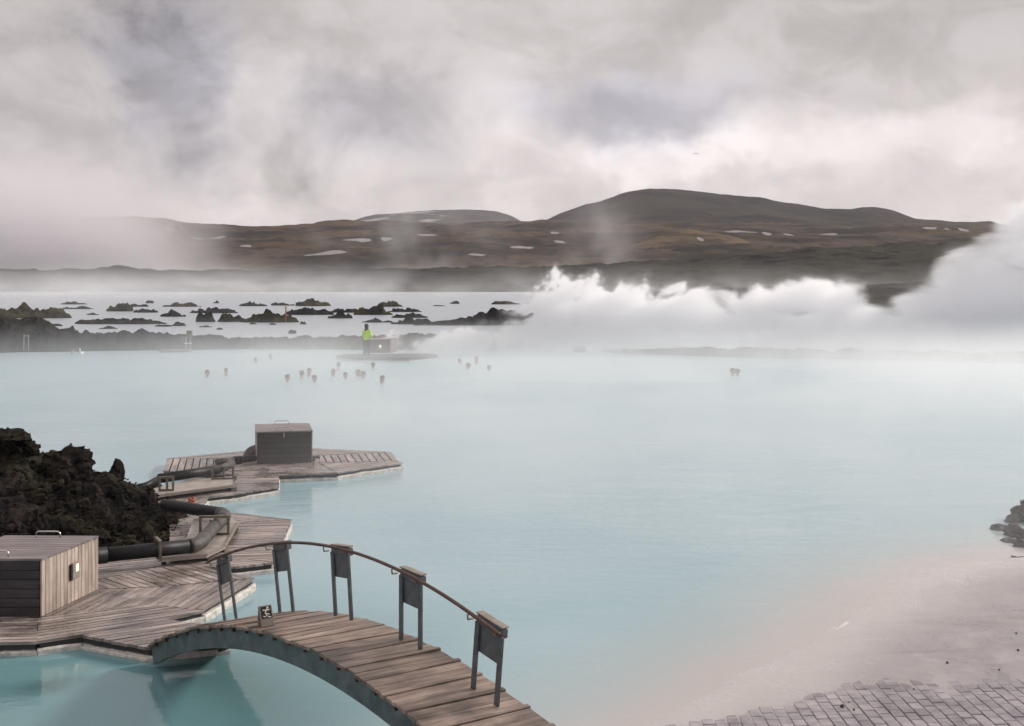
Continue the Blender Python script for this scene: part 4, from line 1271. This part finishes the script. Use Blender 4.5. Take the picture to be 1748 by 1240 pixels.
p = D(41, 588, 72.5); q = D(49, 587, 72.6)
p.z = q.z = 0.2
posts('ladder_posts', 'pair of thin pale posts on the dark lava bank near the left frame edge', 'posts', [('post', p, (0.045, 0.045, 0.95), 'chrome'), ('post', q, (0.045, 0.045, 0.9), 'chrome'), ('rail', p + Vector((.13, 0, .8)), (0.28, 0.04, 0.04), 'chrome')])
p = W(300, 601, 0.0)
posts('bathing_jetty', 'small low jetty with tall posts against the dark lava bank', 'jetty',
      [('platform', p, (1.75, 0.9, 0.13), 'frame'), ('post', p + Vector((0.62, 0, .10)), (0.07, 0.07, 0.80), 'chrome'), ('post', p + Vector((0.86, .1, .10)), (0.07, 0.07, 1.15), 'chrome'),
       ('head', p + Vector((0.80, .1, .85)), (0.32, 0.25, 0.42), 'frame'), ('head', p + Vector((0.42, 0, .70)), (0.34, 0.2, 0.2), 'frame'), ('rail', p + Vector((.74, -.1, .5)), (0.45, .05, .05), 'white')])
om = W(488, 551, 0.0)
o_ = thing('marker_post', 'orange marker post standing in front of the long lava island', 'post', om)
bm = bmesh.new(); add_tube(bm, [(0, 0, -.3), (0, 0, 1.45)], [0.07, 0.06], 8); obj('pole', bm, M['rustpost'], o_)
bm = bmesh.new(); add_tube(bm, [(0, 0, 1.45), (0, 0, 1.55)], 0.085, 8); obj('collar', bm, M['rustpost'], o_)


# ------------------------------------------------------------------ people
def loft(bm, rings, n=16):
    """rings: (z, rx, ry, y shift)"""
    rs = []
    for z, rx, ry, dy in rings:
        rs.append([bm.verts.new((rx * math.cos(2 * math.pi * k / n), dy + ry * math.sin(2 * math.pi * k / n), z)) for k in range(n)])
    for a, b_ in zip(rs, rs[1:]):
        for k in range(n):
            f = bm.faces.new((a[k], a[(k + 1) % n], b_[(k + 1) % n], b_[k])); f.smooth = True
    bm.faces.new(rs[0][::-1]); bm.faces.new(rs[-1])
    return rs


def bather_body():
    """chest, shoulders, neck and head of one continuous skin; the waterline is at z = 0; faces -y"""
    bm = bmesh.new()
    loft(bm, [(-0.45, .15, .10, 0), (-0.25, .175, .11, 0), (-0.12, .20, .11, .005), (-0.055, .19, .095, .01), (-0.015, .13, .075, .015), (0.01, .075, .065, .015), (0.03, .056, .056, .012), (0.07, .053, .055, .005),
              (0.095, .058, .075, -.012), (0.115, .066, .090, -.014), (0.15, .073, .097, -.008), (0.19, .077, .100, -.002), (0.23, .076, .098, .002), (0.265, .066, .085, .004), (0.285, .045, .06, .004), (0.293, .015, .02, .004)])
    add_tube(bm, [(0, -.095, .195), (0, -.118, .165), (0, -.100, .155)], [.008, .016, .012], 6)
    for s in (-1, 1): add_tube(bm, [(s * .075, .0, .20), (s * .088, .008, .185), (s * .076, .004, .155)], [.012, .016, .010], 6)
    me = bpy.data.meshes.new('person'); bmesh.ops.recalc_face_normals(bm, faces=bm.faces[:]); bm.to_mesh(me); bm.free(); me.materials.append(M['skin'])
    return me


def hair_mesh(mat, long=False):
    bm = bmesh.new()
    rs = loft(bm, [(0.02 if long else 0.13, .060, .045, .065), (0.10 if long else 0.16, .078, .07, .045), (0.19, .084, .090, .022), (0.225, .084, .104, .008), (0.265, .075, .094, .006), (0.29, .053, .068, .005), (0.302, .018, .025, .005)])
    me = bpy.data.meshes.new('hair'); bm.to_mesh(me); bm.free(); me.materials.append(M[mat]); return me


BODY = bather_body()
HAIR = {'dark': hair_mesh('hair_dark'), 'brown': hair_mesh('hair_brown'), 'fair': hair_mesh('hair_fair', True), 'long': hair_mesh('hair_dark', True)}
BATH = [(354, 645, 'dark', 1.0, 'dark haired bather far left of the group, beside one other head'), (386, 642, 'brown', .5, 'bather with brown hair second from the left in the lagoon'),
        (437, 621, 'brown', 2.2, 'pink faced bather at the back, left of the one with raised shoulders'), (462, 614, 'fair', 3.4, 'fair haired bather highest up the water, nearest the far bank'),
        (491, 652, 'brown', 2.0, 'bather in profile at the front left of the main group'), (515, 646, 'dark', 4.0, 'dark head low in the water, left of a close pair'),
        (528, 643, 'long', .2, 'long dark haired bather just behind the low dark head'), (537, 653, 'dark', 1.2, 'front bather below the long dark haired one'),
        (569, 643, 'fair', 2.8, 'fair haired bather left of the cluster in front of the far box'), (578, 632, 'dark', 3.0, 'dark haired bather behind the fair haired one, below the worker'),
        (590, 648, 'dark', .6, 'dark haired bather in the middle of the front row'), (611, 643, 'fair', 5.0, 'tall fair haired bather beside a smaller head'),
        (620, 646, 'brown', 5.6, 'smaller head tucked against the tall fair haired bather'), (637, 630, 'brown', 3.6, 'reddish brown head right below the far box'),
        (653, 655, 'long', 2.4, 'nearest bather, dark head at the front right of the group'), (785, 622, 'brown', 1.5, 'misty head right of the far box, left of three'),
        (799, 632, 'brown', 4.4, 'misty head lower in the middle of the three right of the box'), (814, 621, 'fair', .3, 'palest misty head almost lost in the steam'), (835, 634, 'brown', 2.0, 'lone misty head right of the three by the steam'),
        (1066, 607, 'dark', 1.0, 'left of two misty heads by the dyke under the steam plume'), (1083, 607, 'brown', 4.0, 'right of two misty heads by the dyke under the steam plume'),
        (1251, 642, 'dark', 1.2, 'left head of the far right pair in the mist'), (1259, 642, 'brown', 4.6, 'right head of the far right pair in the mist'),
        (123, 605, 'brown', 2.0, 'bather lying low beside the bank at the far left')]
proto = None
for px, py, hr, rz, lab in BATH:
    w_ = W(px, py)
    if proto is None:
        proto = obj('person', BODY); tag(proto, lab, 'person', 'bathers in the lagoon'); h_ = obj('hair', HAIR[hr], None, proto); o = proto
    else:
        o = proto.copy(); COL.objects.link(o); o['label'] = lab
        h_ = proto.children[0].copy(); COL.objects.link(h_); h_.parent = o; h_.data = HAIR[hr]
    o.location = (w_.x, w_.y, rnd.uniform(-.02, .05)); o.rotation_euler = (0, 0, rz)
    s = rnd.uniform(1.02, 1.16); o.scale = (s, s, s)
# white bird on the water by the left bank
gb = thing('water_bird', 'small white bird on the water below the left lava bank', 'bird', W(139, 605))
bm = bmesh.new(); loft(bm, [(0.0, .10, .20, 0), (.06, .13, .26, 0), (.13, .10, .2, .03), (.16, .03, .08, .04)], 12); add_tube(bm, [(0, -.18, .1), (0, -.23, .25), (0, -.26, .33), (0, -.33, .34)], [.05, .035, .045, .01], 8)
obj('body', bm, M['white'], gb)


def skin_mesh(name, verts, edges, radii, mat, parent, sub=2):
    me = bpy.data.meshes.new(name); me.from_pydata([Vector(v) for v in verts], edges, []); me.materials.append(M[mat])
    o = bpy.data.objects.new(name, me); COL.objects.link(o); o.parent = parent
    md = o.modifiers.new('skin', 'SKIN'); md.use_smooth_shade = True
    for i, sv in enumerate(me.skin_vertices[0].data):
        r = radii[i]; sv.radius = r if isinstance(r, tuple) else (r, r); sv.use_root = (i == 0)
    s_ = o.modifiers.new('sub', 'SUBSURF'); s_.levels = sub; s_.render_levels = sub
    return o


wk = thing('person', 'person standing in a yellow green hi-vis jacket and dark trousers on the far deck', 'person', W(626, 609.5, 0.2), R(150))
# continuous body: pelvis 0, belly, chest, neck, head
bv = [(0, 0, .90), (0, 0, 1.08), (0, 0, 1.30), (0, .01, 1.44), (0, -.01, 1.53), (0, -.01, 1.60), (0, -.005, 1.69),
      (.19, 0, 1.38), (.25, -.02, 1.12), (.13, -.22, 1.08), (.02, -.27, 1.12), (-.19, 0, 1.38), (-.25, -.02, 1.12), (-.13, -.22, 1.06), (-.01, -.28, 1.10),
      (.10, 0, .84), (.11, -.01, .48), (.11, .03, .09), (.12, -.13, .04), (-.10, 0, .84), (-.11, -.01, .48), (-.11, .03, .09), (-.12, -.13, .04)]
be = [(0, 1), (1, 2), (2, 3), (3, 4), (4, 5), (5, 6), (2, 7), (7, 8), (8, 9), (9, 10), (2, 11), (11, 12), (12, 13), (13, 14), (0, 15), (15, 16), (16, 17), (17, 18), (0, 19), (19, 20), (20, 21), (21, 22)]
br_ = [(.15, .11), (.14, .10), (.16, .11), .055, .07, .10, .07, .06, .045, .04, .035, .06, .045, .04, .035, .085, .058, .04, .04, .085, .058, .04, .04]
skin_mesh('body', bv, be, br_, 'skin', wk)
skin_mesh('jacket', [(0, 0, 0.84), (0, 0, 1.06), (0, 0, 1.30), (0, .02, 1.43), (.20, 0, 1.38), (.27, -.02, 1.11), (.15, -.22, 1.07), (-.20, 0, 1.38), (-.27, -.02, 1.11), (-.15, -.22, 1.05)],
          [(0, 1), (1, 2), (2, 3), (2, 4), (4, 5), (5, 6), (2, 7), (7, 8), (8, 9)], [(.21, .17), (.20, .16), (.215, .165), (.09, .09), .095, .075, .06, .095, .075, .06], 'hivis', wk)
skin_mesh('trousers', [(0, 0, .90), (0, 0, 1.0), (.105, 0, .80), (.115, -.01, .46), (.12, .02, .08), (-.105, 0, .80), (-.115, -.01, .46), (-.12, .02, .08)],
          [(0, 1), (0, 2), (2, 3), (3, 4), (0, 5), (5, 6), (6, 7)], [(.18, .14), (.17, .13), .125, .095, .085, .125, .095, .085], 'trouser', wk)
bm = bmesh.new(); bmesh.ops.create_icosphere(bm, subdivisions=3, radius=1.0)
for v in bm.verts: v.co = Vector((v.co.x * .115, v.co.y * .13 + .015, v.co.z * .135 + 1.66))
for v in list(bm.verts):
    if v.co.y < -.07 and v.co.z < 1.66: v.co.y = -.02
for f in bm.faces: f.smooth = True
obj('hair', bm, M['hair_dark'], wk)
bm = bmesh.new(); loft(bm, [(1.38, .10, .10, .01), (1.43, .125, .12, .01), (1.50, .12, .115, .01), (1.55, .09, .09, .01)], 14); obj('scarf', bm, M['trouser'], wk)
for s in (-1, 1):
    bm = bmesh.new(); add_box(bm, (s * .12, -.05, .045), (.11, .28, .09), bev=.025); obj('shoe', bm, M['black'], wk)

# bird in the sky
bd = thing('flying_bird', 'tiny dark bird gliding in front of the bright clouds above the dark hill', 'bird', D(1188, 263, 240), R(10))
bm = bmesh.new(); loft(bm, [(-.05, .02, .05, 0), (0, .06, .25, 0), (.05, .02, .08, 0)], 10); obj('body', bm, M['bird'], bd)
for s in (-1, 1):
    bm = bmesh.new(); vv = [bm.verts.new(q) for q in ((s * .04, -.1, .02), (s * .04, .1, .02), (s * .30, .12, .11), (s * .55, .10, .05), (s * .30, -.06, .11))]
    bm.faces.new(vv); r_ = bmesh.ops.extrude_face_region(bm, geom=bm.faces[:])
    for g in r_['geom']:
        if isinstance(g, bmesh.types.BMVert): g.co.z += .015
    bmesh.ops.recalc_face_normals(bm, faces=bm.faces[:]); obj('wing', bm, M['bird'], bd)


# ------------------------------------------------------------------ air: haze, mist and steam
def volume_box(name, lo, hi, label=None, cat=None):
    bm = bmesh.new(); add_box(bm, [(a + b_) / 2 for a, b_ in zip(lo, hi)], [b_ - a for a, b_ in zip(lo, hi)])
    o = obj(name, bm, None, kind='stuff')
    if label: tag(o, label, cat)
    m = bpy.data.materials.new(name + ' air'); m.use_nodes = True; t = m.node_tree; t.nodes.clear()
    out = nd(t, 'ShaderNodeOutputMaterial'); pv = nd(t, 'ShaderNodeVolumePrincipled')
    lk(t, pv.outputs[0], out.inputs['Volume']); o.data.materials.append(m)
    return o, m, t, pv


o, m, t, pv = volume_box('haze', (-3600, -60, -2.0), (3600, 3900, 420))
pv.inputs['Color'].default_value = (0.93, 0.92, 0.95, 1); pv.inputs['Density'].default_value = 0.00006; pv.inputs['Anisotropy'].default_value = 0.2


def steam(name, lo, hi, label, build, vox, rate=1.0, col=(0.988, 0.988, 0.998), aniso=0.3):
    """drifting steam: a density grid filled from a noise field, voxels of about vox metres (x, y, z)"""
    bm = bmesh.new(); add_box(bm, [(a + b_) / 2 for a, b_ in zip(lo, hi)], [b_ - a for a, b_ in zip(lo, hi)])
    o = obj(name, bm, None, kind='stuff'); tag(o, label, 'steam')
    m = bpy.data.materials.new(name + ' air'); m.use_nodes = True; t = m.node_tree; t.nodes.clear()
    out = nd(t, 'ShaderNodeOutputMaterial'); pv = nd(t, 'ShaderNodeVolumePrincipled')
    lk(t, pv.outputs[0], out.inputs['Volume']); o.data.materials.append(m)
    pv.inputs['Density'].default_value = 0.001; pv.inputs['Density Attribute'].default_value = 'density'
    pv.inputs['Color'].default_value = (*col, 1); pv.inputs['Anisotropy'].default_value = aniso
    m.cycles.volume_step_rate = rate
    g = bpy.data.node_groups.new(name + ' grid', 'GeometryNodeTree')
    g.interface.new_socket('Geometry', in_out='OUTPUT', socket_type='NodeSocketGeometry')
    P = nd(g, 'GeometryNodeInputPosition').outputs[0]
    s = nd(g, 'ShaderNodeSeparateXYZ'); lk(g, P, s.inputs[0])
    vc = nd(g, 'GeometryNodeVolumeCube')
    vc.inputs['Min'].default_value = lo; vc.inputs['Max'].default_value = hi
    for ax, a, b_, v in zip('XYZ', lo, hi, vox): vc.inputs['Resolution ' + ax].default_value = max(4, int((b_ - a) / v))
    lk(g, mth(g, 'MULTIPLY', build(g, P, s.outputs['X'], s.outputs['Y'], s.outputs['Z']), 1000.0), vc.inputs['Density'])     # grid holds density per kilometre
    sm = nd(g, 'GeometryNodeSetMaterial'); sm.inputs['Material'].default_value = m; lk(g, vc.outputs[0], sm.inputs['Geometry'])
    go = nd(g, 'NodeGroupOutput'); lk(g, sm.outputs[0], go.inputs[0])
    md = o.modifiers.new('density grid', 'NODES'); md.node_group = g
    return o


def curve(t, v, pts, x0, x1):
    """height profile along v as a float curve; y values in 0..1"""
    n = nd(t, 'ShaderNodeFloatCurve'); c = n.mapping.curves[0]
    q = [((x - x0) / (x1 - x0), y) for x, y in pts]
    c.points[0].location = q[0]; c.points[-1].location = q[-1]
    for a in q[1:-1]: c.points.new(*a)
    n.mapping.update()
    mr = mth(t, 'MULTIPLY_ADD', v, 1.0 / (x1 - x0), -x0 / (x1 - x0), clamp=True)
    lk(t, mr, n.inputs['Value'])
    return n.outputs[0]


def plume(t, P, X, Y, Z):
    top = [(-9, .02), (-6.5, .05), (-3.5, .10), (-.5, .16), (1.0, .23), (2.3, .36), (4.3, .39), (6.5, .345), (8.6, .32), (10.8, .375), (13.6, .335), (16, .315), (18.8, .38), (21, .32), (22.3, .23),
           (23.6, .29), (25, .36), (26.5, .50), (28.5, .60), (30, .70), (32, .84), (33.5, .88), (36, .75), (40, .5), (46, .3)]
    h = mth(t, 'MULTIPLY', curve(t, X, top, -9, 46), 11.5)
    wn = nd(t, 'ShaderNodeTexNoise'); wn.inputs['Scale'].default_value = 0.9; wn.inputs['Detail'].default_value = 5.0; wn.inputs['Roughness'].default_value = 0.6
    Q = nd(t, 'ShaderNodeVectorMath', operation='MULTIPLY'); lk(t, P, Q.inputs[0]); Q.inputs[1].default_value = (1.0, 0.10, 1.0); Q = Q.outputs[0]     # billows drawn out by the wind
    lk(t, Q, wn.inputs['Vector'])
    wp = nd(t, 'ShaderNodeVectorMath', operation='MULTIPLY_ADD'); lk(t, wn.outputs['Color'], wp.inputs[0]); wp.inputs[1].default_value = (1.7, 1.7, 1.7); lk(t, Q, wp.inputs[2])
    bil = []
    for sc_ in (0.36, 0.95):
        vo = nd(t, 'ShaderNodeTexVoronoi'); vo.inputs['Scale'].default_value = sc_; lk(t, wp.outputs[0], vo.inputs['Vector'])
        bil.append(vo.outputs['Distance'])
    n1 = tex_noise(t, Q, 0.42, 7, 0.70, 0.9)
    hn = mth(t, 'MULTIPLY_ADD', mth(t, 'SUBTRACT', 0.5, bil[0]), 1.15, h)
    hn = mth(t, 'MULTIPLY_ADD', mth(t, 'SUBTRACT', 0.5, bil[1]), 0.75, hn)
    hn = mth(t, 'MULTIPLY_ADD', mth(t, 'SUBTRACT', n1, 0.5), 4.6, hn)
    e = mth(t, 'SUBTRACT', hn, Z)
    body = mth(t, 'MULTIPLY', mth(t, 'ADD', mth(t, 'MULTIPLY', smooth(t, e, 0.0, 0.45), 0.92), mth(t, 'MULTIPLY', smooth(t, e, -0.7, 0.4), 0.08)), smooth(t, tex_noise(t, Q, 0.5, 6, 0.65, 0.7), 0.34, 0.60, 0.10, 1.0))
    yf = mth(t, 'MULTIPLY', smooth(t, Y, 71.0, 72.0), smooth(t, Y, 77.5, 75.5))
    return mth(t, 'MULTIPLY', mth(t, 'MULTIPLY', body, yf), 1.0)


steam('steam', (-9, 71, 0.02), (46, 78, 14), 'thick white steam plume billowing up behind the low dyke on the right', plume, (0.11, 0.4, 0.10), 3.2)


def lake_mist(t, P, X, Y, Z):
    n1 = tex_noise(t, P, 0.075, 4, 0.55, 0.4, mapscale=(1.0, 0.7, 2.0))
    n2 = tex_noise(t, P, 0.6, 4, 0.6, 0.3)
    k = mth(t, 'MULTIPLY', smooth(t, n1, 0.36, 0.64, 0.18, 1.15), smooth(t, n2, 0.25, 0.7, 0.5, 1.3))
    zf = smooth(t, Z, 2.6, 0.0)
    u = mth(t, 'DIVIDE', X, mth(t, 'MAXIMUM', Y, 5.0))
    side = smooth(t, u, -0.36, -0.05, 0.22, 1.0)
    near = mth(t, 'MULTIPLY_ADD', smooth(t, u, 0.06, 0.30), 0.22, smooth(t, Y, 16.0, 46.0, 0.05, 1.0))
    return mth(t, 'MULTIPLY', mth(t, 'MULTIPLY', mth(t, 'MULTIPLY', k, zf), mth(t, 'MULTIPLY', side, near)), 0.105)


steam('mist', (-50, 14, 0.03), (55, 71, 2.8), 'thin low mist drifting over the bathing lagoon', lake_mist, (0.6, 0.6, 0.2), 6.0)


def far_mist(t, P, X, Y, Z):
    n1 = tex_noise(t, P, 0.060, 6, 0.64, 0.8, mapscale=(1.0, 0.25, 1.6))
    zf = smooth(t, Z, 11.0, 0.0)
    u = mth(t, 'DIVIDE', X, mth(t, 'MAXIMUM', Y, 5.0))
    side = smooth(t, u, 0.0, -0.30, 0.30, 1.0)
    k = smooth(t, n1, 0.40, 0.66, 0.08, 1.25)
    return mth(t, 'MULTIPLY', mth(t, 'MULTIPLY', mth(t, 'MULTIPLY', k, mth(t, 'POWER', zf, 2.2)), mth(t, 'MULTIPLY', side, smooth(t, Y, 170.0, 335.0, 0.10, 1.0))), 0.026)


steam('mist', (-200, 91, 0.03), (170, 345, 12), 'pale mist hanging over the far lagoon with its lava islets', far_mist, (2.0, 3.0, 0.6), 4.0)


def hill_steam(t, P, X, Y, Z):
    u = mth(t, 'DIVIDE', X, Y)
    n1 = tex_noise(t, P, 0.034, 7, 0.68, 0.5, mapscale=(1.0, 0.5, 1.0))
    n2 = tex_noise(t, P, 0.007, 3, 0.5)
    uu = mth(t, 'MULTIPLY_ADD', mth(t, 'SUBTRACT', n1, .5), 0.20, mth(t, 'MULTIPLY_ADD', mth(t, 'SUBTRACT', n2, .5), 0.15, u))
    left = smooth(t, mth(t, 'MULTIPLY_ADD', Z, 0.0007, uu), -0.20, -0.37)
    zf = smooth(t, mth(t, 'MULTIPLY_ADD', mth(t, 'SUBTRACT', n1, .5), 60.0, Z), 62.0, 22.0)
    a = mth(t, 'MULTIPLY', mth(t, 'MULTIPLY', mth(t, 'MULTIPLY', left, zf), smooth(t, n1, 0.36, 0.60, 0.10, 1.0)), 0.075)
    w1 = mth(t, 'MULTIPLY', smooth(t, mth(t, 'ABSOLUTE', mth(t, 'ADD', uu, 0.055)), 0.10, 0.0), smooth(t, n1, 0.44, 0.80))
    w2 = mth(t, 'MULTIPLY', smooth(t, mth(t, 'ABSOLUTE', mth(t, 'ADD', uu, -0.075)), 0.055, 0.0), smooth(t, n1, 0.44, 0.80))
    wz = smooth(t, Z, 46.0, 18.0)
    w = mth(t, 'MULTIPLY', mth(t, 'ADD', mth(t, 'MULTIPLY', w1, .9), w2), wz)
    base = mth(t, 'MULTIPLY', smooth(t, Z, 20.0, 4.0), smooth(t, n1, 0.42, 0.7))
    return mth(t, 'MULTIPLY_ADD', w, 0.022, mth(t, 'MULTIPLY_ADD', base, 0.0012, a))


steam('steam', (-330, 480, -1), (120, 560, 120), 'grey steam rising in front of the brown moor on the left', hill_steam, (2.5, 4.0, 2.5), 1.5, col=(0.95, 0.94, 0.965))
